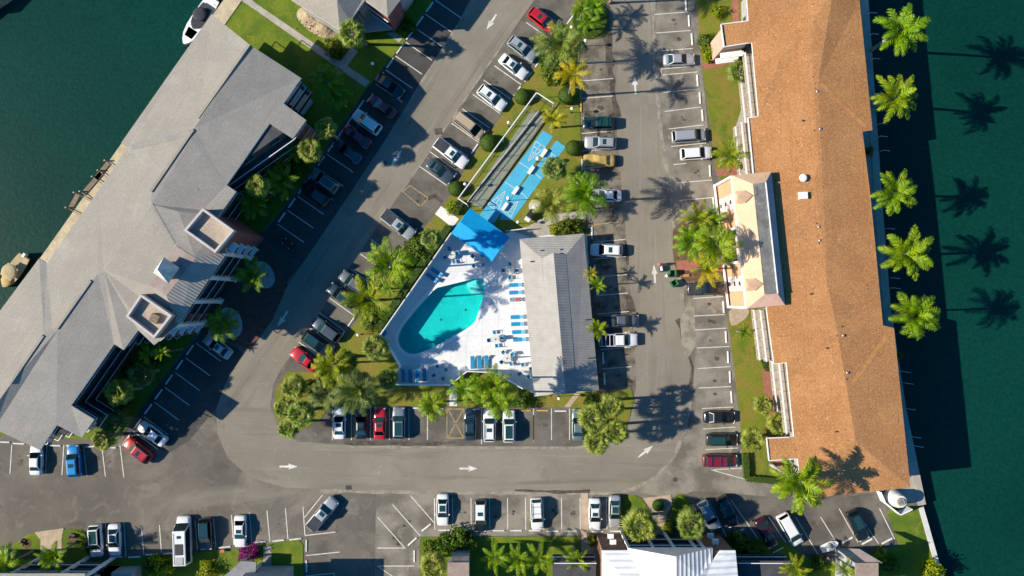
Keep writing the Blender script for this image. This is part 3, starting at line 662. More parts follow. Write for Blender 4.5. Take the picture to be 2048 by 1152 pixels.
def vents(root, pts, h, big=()):
    for x, y in pts:
        c = G(x,y,h); mb = MB(); mb.tube((c.x,c.y,h-.5), (c.x,c.y,h+.3), .09, n=8); mb.tube((c.x,c.y,h+.3),(c.x,c.y,h+.36),.14,.10,8); mb.build('vent_pipe', M['wall_dark'], root, world=True)
    for x, y in big:
        c = G(x,y,h); mb = MB(); mb.tube((c.x,c.y,h-.5), (c.x,c.y,h+.3), .16, n=10); mb.ball((c.x,c.y,h+.34), .22, 10, 6, sz=.65); mb.build('roof_vent', M['rim'], root, world=True, smooth=True)

# ---- long grey-roofed building on the west canal (four storeys)
E, R, P, NC = 10.8, 11.8, 12.1, 12.2
root = empty('apartment_building', (-60,0,0), 0, 'long four-storey apartment building with angled grey shingle roof beside the west canal', 'building')
fa = [
 ([(423,28,NC),(500,90,12.9),(397,237,R),(388,257,R),(382,278,R),(255,295,E),(242,286,E)],0),
 ([(500,90,12.9),(602,156,E),(567,207,E),(539,247,E),(453,370,E),(382,278,R),(388,257,R),(397,237,R)],1),
 ([(567,207,E),(612,240,10.4),(585,277,10.4),(539,247,E)],1),
 ([(255,295,E),(382,278,R),(303,384,R),(303,409,R),(352,491,P),(301,572,P),(208,541,R),(195,548,R),(183,562,R),(115,660,R),(105,663,R),(93,526,E),(195,384,E)],0),
 ([(382,278,R),(453,370,E),(472,383,E),(437,432,E),(405,420,E),(357,423,11.8),(303,409,R),(303,384,R)],1),
 ([(303,409,R),(357,423,11.8),(405,420,E),(437,432,E),(454,506,E),(391,516,P),(352,491,P)],2),
 ([(208,541,R),(301,572,P),(333,592,P),(356,650,E),(308,690,E)],0),
 ([(208,541,R),(308,690,E),(276,660,E),(247,700,E)],2),
 ([(195,548,R),(208,541,R),(247,700,E),(228,688,E)],0),
 ([(183,562,R),(195,548,R),(228,688,E),(142,811,E),(188,839,E),(163,875,10.4),(113,850,E),(80,900,10.4),(32,878,E),(-12,858,E),(-12,815,R),(22,768,R),(88,672,R),(105,663,R),(115,660,R)],1),
 ([(78,517,E),(93,526,E),(105,663,R),(88,672,R)],2),
 ([(78,517,E),(88,672,R),(22,768,R),(-12,815,R),(-90,820,E),(-90,742,E),(0,621,E)],0),
 ([(-12,815,R),(-12,858,E),(-90,820,E)],0),
]
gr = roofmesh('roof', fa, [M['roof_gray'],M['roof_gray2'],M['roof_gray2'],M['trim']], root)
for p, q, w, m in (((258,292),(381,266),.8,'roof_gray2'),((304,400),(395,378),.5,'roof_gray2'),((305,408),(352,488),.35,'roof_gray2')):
    sc = (CH-11.5)/CH; p_ = ((p[0]-NX)*sc+NX, (p[1]-NY)*sc+NY); q_ = ((q[0]-NX)*sc+NX, (q[1]-NY)*sc+NY); drape(gr, 'valley_shading', p_, q_, w, M[m])  # darker strips paint the shaded valley planes onto the grey roof
rf = [G(*p) for p in [(391,516,P+.05),(454,506,E+.05),(356,650,E+.05),(333,592,P+.05)]]
mb = MB(); mb.add(rf+[v-Vector((0,0,.2)) for v in rf], [(0,3,2,1),(0,1,5,4),(1,2,6,5),(2,3,7,6),(3,0,4,7)]); mb.build('portico_roof', M['roof_portico'], root, world=True)
rf = [G(*p) for p in [(352,491,P+.06),(391,516,P+.06),(333,592,P+.06),(301,572,P+.06)]]
mb = MB(); mb.add(rf+[v-Vector((0,0,.3)) for v in rf], [(0,3,2,1),(0,1,5,4),(1,2,6,5),(2,3,7,6),(3,0,4,7)]); mb.build('flat_deck', M['roof_mauve'], root, world=True)
OUT = [G2(*p) for p in [(423,28,E),(602,156,E),(567,207,E),(612,240,E),(585,277,E),(453,370,E),(472,383,E),(437,432,E),(454,506,E),(356,650,E),(308,690,E),(276,660,E),(247,700,E),(228,688,E),(142,811,E),(188,839,E),(163,875,E),(113,850,E),(80,900,E),(32,878,E),(-90,820,E),(-90,742,E),(78,517,E),(255,295,E),(242,286,E)]]
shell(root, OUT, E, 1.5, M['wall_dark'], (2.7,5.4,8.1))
q = [G2(*p) for p in [(428,36,NC),(500,95,12.5),(590,152,E),(520,200,E),(420,190,11.6),(330,175,11.6)]]; mb = MB(); mb.prism(inset(q,.8), 9, 10.9, 0); mb.build('attic_wall', M['wall_gray'], root, world=True)
q = [G2(*p) for p in [(428,36,NC),(500,95,12.5),(555,130,11.6),(500,150,11.9),(420,150,12.0)]]; mb = MB(); mb.prism(inset(q,.8), 10.9, 11.7, 0); mb.build('attic_wall', M['wall_gray'], root, world=True)
q = [G2(*p,E) for p in [(568,210),(612,240),(586,276),(545,246)]]; mb = MB(); mb.prism(inset(q,.35), 0, E-.9, 0); mb.build('bay_wall', M['wall_red'], root, world=True)
q = [G2(*p,E) for p in [(585,180),(601,157),(568,206),(552,196)]]; mb = MB(); mb.prism(inset([G2(*p,E) for p in [(560,150),(602,157),(567,206),(530,190)]],.6), 0, E-.5, 0); mb.build('bay_wall', M['wall_gray'], root, world=True)
windows(root, inset(OUT,1.5), (1.5,4.2,6.9,9.6), 4.2)
# ridge caps: the shadow lines along the steps of the ridge
for pts in ([(500,90,12.95),(397,237,R)],[(388,260),(303,384)],[(183,562),(115,658)],[(88,672),(22,768)]):
    mb = MB(); a, b = G(*pts[0][:2],pts[0][2] if len(pts[0])>2 else R), G(*pts[1][:2],R); t = (b-a).normalized(); nn = Vector((-t.y,t.x,0))*-.1
    mb.bar(a+nn+Vector((0,0,.06)), b+nn+Vector((0,0,.06)), .38, .22); mb.build('ridge_cap', M['roof_gray'], root, world=True)
# two lift towers
for cs, hatch in (([(405,416),(468,461),(430,506),(367,461)],0), ([(281,588),(344,631),(308,677),(251,633)],1)):
    T = 12.9; q = [G2(x,y,T) for x,y in cs]
    mb = MB(); mb.prism(q, 0, T-1.0, 0); o = mb.build('lift_tower', M['wall_red'], root, world=True)
    inn = inset(q,.30); mb = MB(); n = 4
    a = sum(q[i][0]*q[(i+1)%n][1]-q[(i+1)%n][0]*q[i][1] for i in range(n))
    mb.add([(x,y,T-1.1) for x,y in q]+[(x,y,T) for x,y in q]+[(x,y,T) for x,y in inn]+[(x,y,T-.9) for x,y in inn],
        [(i,(i+1)%n,n+(i+1)%n,n+i) for i in range(n)]+[(n+i,n+(i+1)%n,2*n+(i+1)%n,2*n+i) for i in range(n)]+[(2*n+i,2*n+(i+1)%n,3*n+(i+1)%n,3*n+i) for i in range(n)])
    mb.build('parapet', surf('pinkish_parapet', (.52,.47,.44), (.45,.41,.39), .8), root, world=True)
    mb = MB(); mb.add([(x,y,T-.9) for x,y in inn], [tuple(range(n))]); mb.build('tower_deck', M['roof_tan'], root, world=True)
    if hatch:
        c = G(309,637,T-.5); mb = MB(); mb.box((c.x,c.y,T-.6), (1.1,1.1,.5), math.radians(-25)); mb.build('roof_hatch', M['wood'], root, world=True)
    # air conditioners in a column on the wall that faces the court
    A, B = Vector(q[1]), Vector(q[2]); t = (B-A).normalized(); nn = Vector((-t.y,t.x)); m = (A+B)/2
    if nn.x < 0: nn = -nn
    for z in (1.6,4.3,7.0,9.7):
        mb = MB(); c = m + nn*.42 + t*.4; mb.box((c.x,c.y,z), (.95,1.25,.62), math.atan2(nn.y,nn.x)); mb.box((c.x+nn.x*.5,c.y+nn.y*.5,z), (.05,1.0,.4), math.atan2(nn.y,nn.x), 1)
        mb.build('air_conditioner', [M['trim'],M['black']], root, world=True)
# portico columns
for x, y in ((454,506),(421,554),(388,602),(356,650)):
    c = G(x+1,y,E); mb = MB(); mb.box((c.x-.5,c.y,(E-.4)/2), (.55,.55,E-.4), math.radians(-35)); mb.box((c.x-.5,c.y,.25), (.8,.8,.5), math.radians(-35)); mb.build('column', M['white'], root, world=True)
# cupola with its four-faced spire
c = G(340,541,P); mb = MB(); mb.box((c.x,c.y,P+.6), (1.7,1.7,1.2), math.radians(-35)); cu = mb.build('cupola', M['white'], root, world=True)
mb = MB(); k = [Vector((c.x,c.y,P+1.2))+Matrix.Rotation(math.radians(-35),3,'Z')@Vector((a*1.25,b*1.25,0)) for a,b in ((-1,-1),(1,-1),(1,1),(-1,1))]
mb.add(k+[Vector((c.x,c.y,P+3.7))]+[v+Vector((0,0,-.1)) for v in k], [(0,1,4),(1,2,4),(2,3,4),(3,0,4),(8,7,6,5),(0,5,6,1),(1,6,7,2),(2,7,8,3),(3,8,5,0)])
mb.build('spire', surf('patina', (.62,.62,.60), (.42,.47,.47), 1.2, .5), root, world=True)
vents(root, [(501,116),(465,210),(395,254),(383,270),(322,355),(373,341),(285,452),(317,443),(245,546),(162,571),(169,592),(172,626),(107,661),(85,682),(94,681),(80,755),(340,357)], R-.9, [(400,258),(346,345),(291,442),(170,600),(105,681)])

# ---- north building at the top edge (two storeys)
E, R = 7.5, 8.9
root = empty('apartment_building', G(680,-40), 0, 'two-storey grey-roofed building cut by the top edge, sand heap at its corner', 'building')
roofmesh('roof', [([(556,-50,E),(583,0,E),(679.5,60,E),(674,0,R),(655,-90,R),(610,-110,E)],0), ([(679.5,60,E),(700,42,E),(729.5,0,E),(760,-60,E),(655,-90,R),(674,0,R)],1)], [M['roof_gray'],M['roof_gray2'],M['trim']], root)
roofmesh('roof', [([(731,2,E),(775,33,E),(797,3,E),(840,-60,E),(770,-60,R)],0)], [M['roof_gray'],M['trim']], root)
for q in ([(556,-50),(583,0),(679.5,60),(729.5,0),(760,-60),(610,-110)], [(731,2),(775,33),(797,3),(840,-60),(770,-60)]):
    q = [G2(x,y,E) for x,y in q]; mb = MB(); mb.prism(inset(q,.7), 0, E-.3); mb.build('wall', M['wall_gray'], root, world=True)
q = [G2(*p,E) for p in [(600,-70),(776,34),(796,4),(830,-60)]]; 
mb = MB(); mb.prism(inset([G2(*p,E) for p in [(729,1),(775,33),(797,3),(800,-40)]],.2), 0, E-.35); mb.build('end_wall', M['wall_red'], root, world=True)
a, b = G(775,33,E), G(729.5,0,E)
for z in (2.7,5.0):
    mb = MB(); mb.bar((a.x-.3,a.y+.1,z), (b.x-.3,b.y+.1,z), .12, .12); mb.build('gallery_rail', M['trim'], root, world=True)
mb = MB(); q = [G2(700,42,E),G2(775,34,E),G2(735,0,E),G2(722,12,E)]; mb.prism(q, 2.3, 2.5, bottom=True); mb.build('gallery_slab', M['wall_gray'], root, world=True)
for t in (.35,.55,.72):
    p = G(700,42,E).lerp(G(729.5,0,E), t); mb = MB(); mb.box((p.x-.62,p.y,4.3), (.1,1.3,1.2), math.radians(35)); mb.build('window', M['glass'], root, world=True)

# ---- orange-roofed building on the east canal (three storeys)
E, R = 8.1, 9.15
root = empty('apartment_building', G(1640,500), 0, 'long three-storey apartment building under a mottled orange shingle roof', 'building')
fo = [
 ([(1719,0,E),(1745,260,E),(1636,165,R),(1622,50,R),(1663,0,R),(1690,-60,R),(1715,-60,E)],0),
 ([(1494,-60,E),(1494,0,E),(1497,42,E),(1504,85,E),(1560,120,8.65),(1622,50,R),(1663,0,R),(1690,-60,R)],0),
 ([(1442,49,E-.3),(1497,42,E),(1504,85,E),(1448,94,E-.3)],0),
 ([(1504,85,E),(1517,233,E),(1560,265,8.45),(1636,317,R),(1636,165,R),(1622,50,R),(1560,120,8.65)],0),
 ([(1517,233,E),(1496,236,E-.2),(1507,352,E-.2),(1545,368,8.15),(1629,357,R),(1636,317,R),(1560,265,8.45)],0),
 ([(1745,260,E),(1725,263,E+.2),(1740,384,E+.2),(1766,651,E+.2),(1661,597,R),(1655,575,R),(1629,357,R),(1636,317,R),(1636,165,R)],0),
 ([(1522,366,8.4),(1629,357,R),(1655,575,R),(1545,586,8.4)],0),
 ([(1533,616,E),(1556,584,8.3),(1610,578,8.75),(1655,575,R),(1661,597,R),(1676,672,R),(1573,725,8.4),(1548,727,E)],0),
 ([(1573,725,8.4),(1676,672,R),(1711,881,R),(1640,930,8.45),(1588,874,E),(1577,768,E)],0),
 ([(1588,874,E),(1640,930,8.45),(1605,998,E),(1595,917,E),(1538,921,E-.2),(1533,876,E-.2)],0),
 ([(1711,881,R),(1821,975,E),(1605,998,E),(1640,930,8.45)],0),
 ([(1766,651,E+.2),(1788,656,E),(1821,975,E),(1711,881,R),(1676,672,R),(1661,597,R)],0),
]
orf = roofmesh('roof', fo, [M['roof_orange'],M['trim']], root)
ol = surf('valley_lit_shingle', (.50,.245,.09), (.42,.19,.068), 1.4, .9, (5,.85,1.12)); od = surf('valley_shaded_shingle', (.35,.152,.052), (.30,.125,.042), 2.2, .9, (5,.85,1.12))  # strip colours carry the light and shade of the valley planes
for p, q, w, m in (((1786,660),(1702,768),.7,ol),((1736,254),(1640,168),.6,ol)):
    sc = (CH-8.7)/CH; p_ = ((p[0]-NX)*sc+NX, (p[1]-NY)*sc+NY); q_ = ((q[0]-NX)*sc+NX, (q[1]-NY)*sc+NY); drape(orf, 'valley_shading', p_, q_, w, m)
OUT = [G2(*p,E) for p in [(1494,-60),(1497,42),(1442,49),(1448,94),(1504,85),(1517,233),(1496,236),(1507,350),(1545,358),(1565,590),(1533,616),(1548,727),(1572,725),(1588,874),(1533,876),(1538,921),(1595,917),(1605,998),(1821,975),(1788,656),(1766,651),(1740,384),(1725,263),(1745,260),(1715,-60)]]
WL = inset(OUT, 1.5); mb = MB(); mb.prism(WL, 0, E-.32); mb.build('wall', M['wall_gray'], root, world=True)
windows(root, WL, (1.5,4.2,6.9), 4.4)
# galleries on the lawn side step out below the eave
def gallery(pts, floors, w=1.7):
    for z in floors:
        P_ = [Vector(G2(*p,E)) for p in pts]; mb = MB(); rb = MB()
        for i in range(len(P_)-1):
            a, b = P_[i], P_[i+1]; t = (b-a).normalized(); nn = Vector((-t.y,t.x))
            if nn.x < 0: nn = -nn
            o = -.35 - (E-z)*.035
            q = [a+nn*o, b+nn*o, b+nn*(w+.1), a+nn*(w+.1)]
            mb.prism([(v.x,v.y) for v in q], z-.2, z, bottom=True)
            for e in (1.0,.62): rb.bar((q[0].x+nn.x*.08,q[0].y,z+e), (q[1].x+nn.x*.08,q[1].y,z+e), .14 if e == 1 else .06, .09)
            for j in range(int((b-a).length/1.4)+1):
                c = q[0].lerp(q[1], min(1,j*1.4/(b-a).length)); rb.box((c.x+nn.x*.08,c.y,z+.5), (.06,.06,1.0))
        mb.build('gallery_slab', surf('cream_floor', (.42,.35,.28), (.34,.29,.23), 1.0), root, world=True); rb.build('gallery_rail', M['white'], root, world=True)
gallery([(1503,96),(1517,231)], (2.7,5.4)); gallery([(1496,238),(1507,348)], (2.7,5.4)); gallery([(1534,620),(1547,725)], (2.7,5.4)); gallery([(1572,727),(1588,872)], (2.7,5.4))
# gable end of the wing with its pink face
c0, c1, c2, c3 = G(1442,49,E-.3), G(1448,94,E-.3), G(1432,78,5.5), G(1437,100,4.0)
q = [G2(1442,50,E),G2(1496,43,E),G2(1503,85,E),G2(1449,93,E)]; mb = MB(); mb.prism(inset(q,.25), 0, E-.5); mb.build('wing_wall', M['pink'], root, world=True)
for z in (2.6,5.2):
    a, b = G(1452,94,E), G(1500,88,E); mb = MB(); mb.bar((a.x,a.y-.35,z), (b.x,b.y-.35,z), .8, .18); mb.bar((a.x,a.y-.75,z+.9), (b.x,b.y-.75,z+.9), .1, .1); mb.build('gallery_rail', M['trim'], root, world=True)
# white fascia boards on the lawn side
mb = MB()
for a, b in (((1494,-60),(1497,42)),((1497,42),(1442,49)),((1442,49),(1448,94)),((1448,94),(1504,85)),((1504,85),(1517,233)),((1517,233),(1496,236)),((1496,236),(1507,350)),((1533,616),(1548,727)),((1548,727),(1573,725)),((1577,768),(1588,874)),((1573,725),(1577,768)),((1588,874),(1533,876)),((1533,876),(1538,921)),((1538,921),(1595,917))):
    p, q_ = G(*a,E-.16), G(*b,E-.16); mb = MB(); mb.bar(p, q_, .14, .24); mb.build('fascia', M['white'], root, world=True)
vents(root, [(1625,155),(1629,179),(1604,242),(1627,262),(1640,277),(1632,447),(1637,487),(1620,588),(1682,653),(1692,758),(1670,863),(1652,696),(1672,671)], R-.35, [(1633,184),(1639,259),(1636,454),(1638,481),(1685,671),(1693,745)])
c = G(1604,392,R-.3); mb = MB(); mb.box((c.x,c.y,R), (1.1,.95,.75), math.radians(3)); mb.build('rooftop_unit', M['trim'], root, world=True)
c = G(1603,357,R-.3); mb = MB(); mb.tube((c.x-.1,c.y,R-.6),(c.x-.1,c.y,R+.2),.04,n=6); mb.ball((c.x,c.y,R+.35), .55, 12, 6, sz=.3); mb.build('satellite_dish', M['globe'], root, world=True)
# pink entrance pavilion with its truncated hip roof
Z0, Z1 = 8.4, 10.2
ro = [((1464,351),(1506,368),(1529,589),(1494,617))]
def quad3(name, pts, m, th=.25):
    v = [G(*p) for p in pts]; nrm = (v[1]-v[0]).cross(v[2]-v[0]); v = v if nrm.z > 0 else v[::-1]; n = len(v)
    mb = MB(); mb.add(v+[p-Vector((0,0,th)) for p in v], [tuple(range(n)), tuple(reversed(range(n,2*n)))]+[(i,n+i,n+(i+1)%n,(i+1)%n) for i in range(n)]); return mb.build(name, m, root, world=True)
quad3('pavilion_roof', [(1464,351,Z0),(1506,368,Z1),(1529,589,Z1),(1494,617,Z0)], M['roof_cream'])
quad3('pavilion_roof', [(1464,351,Z0),(1543,343,Z0+.9),(1531,365,Z1),(1506,368,Z1)], surf('cream_shaded_tile', (.52,.35,.23), (.47,.32,.21), 1.2))  # darker copy of the cream tile, the north slope's shade put into its colour
quad3('pavilion_roof', [(1494,617,Z0),(1529,589,Z1),(1555,587,Z1),(1570,610,Z0+.9)], M['pink'])
quad3('pavilion_deck', [(1506,368,Z1-.05),(1531,365,Z1-.05),(1555,587,Z1-.05),(1529,589,Z1-.05)], M['roof_dirtyflat'])
mb = MB(); pts = [(1531,365,Z1),(1555,587,Z1),(1570,610,Z0+.9),(1543,343,Z0+.9)]; v = [G(*p) for p in pts]
mb.add(v+[Vector((v[0].x,v[0].y,8)),Vector((v[1].x,v[1].y,8)),Vector((v[2].x,v[2].y,8)),Vector((v[3].x,v[3].y,8))], [(0,3,2,1),(3,7,6,2),(0,4,7,3),(1,2,6,5)]); mb.build('pavilion_parapet', M['wall_gray'], root, world=True)
mb = MB(); a, b = G(1531,365,Z1), G(1555,587,Z1); mb.bar((a.x,a.y,Z1+.08),(b.x,b.y,Z1+.08),.12,.16); mb.build('parapet_cap', M['trim'], root, world=True)
# two gablet dormers
for x, y in ((1487,393),(1507,569)):
    c = G(x,y,Z0+1.3); d = Matrix.Rotation(math.radians(4),3,'Z')
    k = [c+d@Vector(p) for p in ((-.9,.85,-.55),(-.9,-.85,-.55),(-.9,0,.55),(1.1,0,.62))]+[c+d@Vector((.2,.85,-.1)), c+d@Vector((.2,-.85,-.1))]
    mb = MB(); mb.add(k, [(0,1,2),(2,1,5,3),(2,3,4,0)]); mb.build('gablet', M['roof_cream'], root, world=True)
# facade: peach bays either side of the recessed entrance, white frames
qf = [G2(1464,351,Z0),G2(1494,617,Z0),G2(1570,610,Z0),G2(1543,343,Z0)]
A, B = Vector(qf[0]), Vector(qf[1]); t = (B-A).normalized(); nn = Vector((-t.y,t.x)); nn = nn if nn.x < 0 else -nn; LL = (B-A).length; ra = math.atan2(t.y,t.x)
def fpt(s, o=0.0): v = A + t*(LL*s) + nn*o; return v
for s0, s1 in ((.0,.40),(.64,1.0)):
    q = [fpt(s0,-.15), fpt(s1,-.15), fpt(s1,-6), fpt(s0,-6)]; mb = MB(); mb.prism([(v.x,v.y) for v in q], 0, Z0-.4); mb.build('bay_wall', M['peach'], root, world=True)
    for s in (s0+.008, s1-.008):
        v = fpt(s,-.05); mb = MB(); mb.box((v.x,v.y,(Z0-.3)/2), (.35,.5,Z0-.3), ra); mb.build('pilaster', M['white'], root, world=True)
    sm = (s0+s1)/2 - .01
    for z in (1.8,4.3,6.8):
        for e in (-.68,.68):
            v = fpt(sm+e/LL*1.0,-.02); mb = MB(); mb.box((v.x,v.y,z), (.75,.34,1.0), ra); mb.build('window_frame', M['trim'], root, world=True)
        v = fpt(sm,0); mb = MB(); mb.box((v.x,v.y,z), (1.0,.20,1.1), ra, 0); mb.box((v.x,v.y,z+.62), (1.5,.36,.12), ra, 1); mb.build('window', [M['glass'],M['trim']], root, world=True)
q = [fpt(.40,-2.6), fpt(.64,-2.6), fpt(.64,-6), fpt(.40,-6)]; mb = MB(); mb.prism([(v.x,v.y) for v in q], 0, Z0-.4); mb.build('recess_wall', M['pink'], root, world=True)
for z in (2.7,5.4):
    q = [fpt(.40,-.9), fpt(.64,-.9), fpt(.64,-2.6), fpt(.40,-2.6)]; mb = MB(); mb.prism([(v.x,v.y) for v in q], z-.2, z, bottom=True); mb.build('balcony_slab', M['white'], root, world=True)
    a, b = fpt(.40,-.95), fpt(.64,-.95); mb = MB(); mb.bar((a.x,a.y,z+1),(b.x,b.y,z+1),.12,.1); mb.build('balcony_rail', M['trim'], root, world=True)
# porch: low planter walls
for a, b in ((.41,.46),(.60,.65)):
    q = [fpt(a,.1), fpt(b,.1), fpt(b,1.6), fpt(a,1.6)]; mb = MB(); mb.prism([(v.x,v.y) for v in q], 0, .7); mb.build('planter_wall', M['white'], root, world=True)
# gutter line along the eave and base
mb = MB(); a, b = fpt(0,.05), fpt(1,.05); mb.bar((a.x,a.y,Z0-.25),(b.x,b.y,Z0-.25),.2,.24); mb.build('eave_board', M['trim'], root, world=True); mb = MB(); a, b = fpt(0,.3), fpt(1,.3); mb.bar((a.x,a.y,.15),(b.x,b.y,.15),.25,.3); mb.build('plinth', M['trim'], root, world=True)
mb = MB(); mb.prism(inset(qf,1.0), 0, Z0-.5); mb.build('wall', M['pink'], root, world=True)

# ---- pool clubhouse
E, K, R = 3.2, 4.3, 5.0
root = empty('clubhouse', G(1120,630), 0, 'one-storey clubhouse with pale ribbed grey roof and raised ridge beside the pool', 'building')
roofmesh('roof', [([(1039,478,E),(1083,516,K),(1132,509,K),(1168,467,E)],0), ([(1039,478,E),(1069,793,E),(1110,788,K),(1083,516,K)],0), ([(1168,467,E),(1132,509,K),(1152,784,K),(1198,781,E)],0), ([(1083,516,K),(1110,788,K),(1152,784,K),(1132,509,K)],0)], [M['roof_club'],M['trim']], root)
v = [G(*p) for p in [(1084,517,K+.02),(1107,505,R),(1131,787,R),(1109,790,K+.02)]]; w = [G(*p) for p in [(1132,509,K+.02),(1153,786,K+.02)]]
mb = MB(); mb.add(v+w, [(0,3,2,1)], 0); mb.f.append((1,2,5,4)); mb.m.append(1); mb.f.append((0,1,4)); mb.m.append(2); mb.f.append((3,5,2)); mb.m.append(2)
mb.build('ridge_monitor', [M['roof_club'],M['roof_club2'],M['wall_dark']], root, world=True)
q = [G2(*p,E) for p in [(1039,478),(1168,467),(1198,781),(1069,793)]]
WL = inset(q,.8); mb = MB(); mb.prism(WL, 0, E-.1); mb.build('wall', M['white'], root, world=True); windows(root, WL, (1.5,), 3.2, 1.6, 1.3)
for x,y in ((1082,501),(1121,499),(1062,523),(1172,640),(1177,717)):
    c = G(x,y,4.0); mb = MB(); mb.tube((c.x,c.y,3.5),(c.x,c.y,4.25),.1,n=8); mb.build('vent_pipe', M['wall_dark'], root, world=True)

# ---- blue awning at the top of the pool deck
E, R = 2.7, 3.5
root = empty('shade_canopy', G(962,468), 0, 'bright blue gabled fabric canopy between the pool and the shuffleboard courts', 'canopy')
def cv(pts): 
    v = [G(*p) for p in pts]; nrm = (v[1]-v[0]).cross(v[2]-v[0]); return v if nrm.z > 0 else v[::-1]
mb = MB()
for pts in ([(940,416,E),(1020,475,E),(999,501,R),(921,444,R)], [(921,444,R),(999,501,R),(983,524,E),(902,466,E)]):
    v = cv(pts); mb.add(v, [(0,1,2,3)])
for pts in ([(940,416),(1020,475)],[(902,466),(983,524)]):
    a, b = G(*pts[0],E), G(*pts[1],E); mb.add([a,b,b-Vector((0,0,.3)),a-Vector((0,0,.3))], [(0,1,2,3)])
for a, b, r in (((940,416),(902,466),(921,444)),((1020,475),(983,524),(999,501))):
    mb.add([G(*a,E),G(*b,E),G(*r,R)], [(0,1,2)])
mb.build('fabric', M['awning'], root, world=True)
for x, y in ((940,418),(1018,475),(983,521),(904,466),(961,445),(980,488)):
    c = G(x,y,E); mb = MB(); mb.tube((c.x,c.y,0),(c.x,c.y,E),.05,n=6); mb.build('post', M['trim'], root, world=True)

# ---- white-roofed building at the bottom edge
E, R = 8.1, 9.9
root = empty('apartment_building', G(1330,1250), 0, 'three-storey building with white ribbed roof and brown brick front at the bottom edge', 'building')
roofmesh('roof', [([(1204,1101,E),(1256,1101,E),(1256,1096,E),(1351,1113,R),(1351,1300,R),(1204,1300,E)],0), ([(1256,1096,E),(1425,1096,E),(1351,1113,R)],2), ([(1351,1113,R),(1425,1096,E),(1425,1122,8.6),(1398,1152,9.2),(1351,1200,R)],1), ([(1425,1122,8.6),(1441,1101,E),(1471,1101,E),(1490,1300,E),(1351,1300,R),(1351,1200,R),(1398,1152,9.2)],0)], [M['roof_white'],M['roof_white_rib'],M['wall_gray'],M['trim']], root)
q = [G2(*p,E) for p in [(1206,1104),(1257,1104),(1257,1118),(1412,1118),(1412,1104),(1470,1104),(1486,1300),(1206,1300)]]
mb = MB(); mb.prism(q, 0, E-.32); mb.build('wall', M['wall_brown'], root, world=True)
for z in (2.7,5.4):
    q = [G2(*p,E) for p in [(1257,1100),(1412,1100),(1412,1119),(1257,1119)]]; mb = MB(); mb.prism(q, z-.2, z, bottom=True); mb.build('gallery_slab', M['wall_dark'], root, world=True)
    a, b = G(1257,1100,E), G(1412,1100,E); mb = MB(); mb.bar((a.x,a.y+.1,z+1),(b.x,b.y+.1,z+1),.12,.1); mb.build('gallery_rail', M['trim'], root, world=True)
for x in (1259,1308,1350,1393,1410):
    c = G(x,1099,E); mb = MB(); mb.box((c.x,c.y,(E-.4)/2),(.35,.35,E-.4)); mb.build('column', M['white'], root, world=True)
for x in (1232,1443):
    for z in (2.2,4.9):
        c = G(x,1103,E); mb = MB(); mb.box((c.x,c.y+.35,z), (.85,.7,.5)); mb.build('air_conditioner', M['trim'], root, world=True)
for sx in (1196,1475):
    for k in range(2):
        z = 2.7*(k+1); a, b = G(sx,1135,E), G(sx,1300,E); d = -1.0 if sx == 1196 else 1.4
        q = [(a.x,a.y),(a.x+d*6,a.y),(b.x+d*6,b.y),(b.x,b.y)]; mb = MB(); mb.prism(q, z-.2, z, bottom=True); mb.build('gallery_slab', M['wall_dark'], root, world=True)
        mb = MB(); mb.bar((a.x,a.y,z+1),(a.x+d*6,a.y,z+1),.1,.09); mb.build('gallery_rail', M['trim'], root, world=True)

# ---- bottom left building: only its galleries and columns reach the frame
root = empty('apartment_building', G(100,1250), 0, 'dark galleried building with slanting white columns in the bottom left corner', 'building')
X0, X1 = G(-160,1118).x, G(226,1118).x; Y0 = G(0,1113).y
mb = MB(); mb.prism([(X0,Y0-1.6),(X1-.3,Y0-1.6),(X1-.3,Y0-16),(X0,Y0-16)], 0, 8.1); mb.build('wall', M['wall_gray'], root, world=True)
for z in (2.7,5.4,8.1):
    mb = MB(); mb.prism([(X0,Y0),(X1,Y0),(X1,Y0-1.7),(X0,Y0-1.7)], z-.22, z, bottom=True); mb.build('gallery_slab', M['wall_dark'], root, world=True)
    mb = MB(); mb.bar((X0,Y0+.05,z+(1 if z<8 else 0)),(X1,Y0+.05,z+(1 if z<8 else 0)),.12,.12); mb.build('gallery_rail', M['trim'], root, world=True)
for x in (84,178,230):
    c = G(x,1114); mb = MB(); mb.box((c.x,c.y,4.1),(.38,.38,8.2)); mb.build('column', M['white'], root, world=True)
mb = MB(); mb.prism([(X0,Y0+.5),(X1+.5,Y0+.5),(X1+.5,Y0-16),(X0,Y0-16)], 8.15, 8.5, bottom=True); mb.build('roof', M['roof_gray'], root, world=True)
for x in (250,290):
    c = G(x,1118); mb = MB(); mb.box((c.x-3,c.y-3,1.5),(5,4,3.0)); mb.build('side_room', M['wall_gray'], root, world=True)
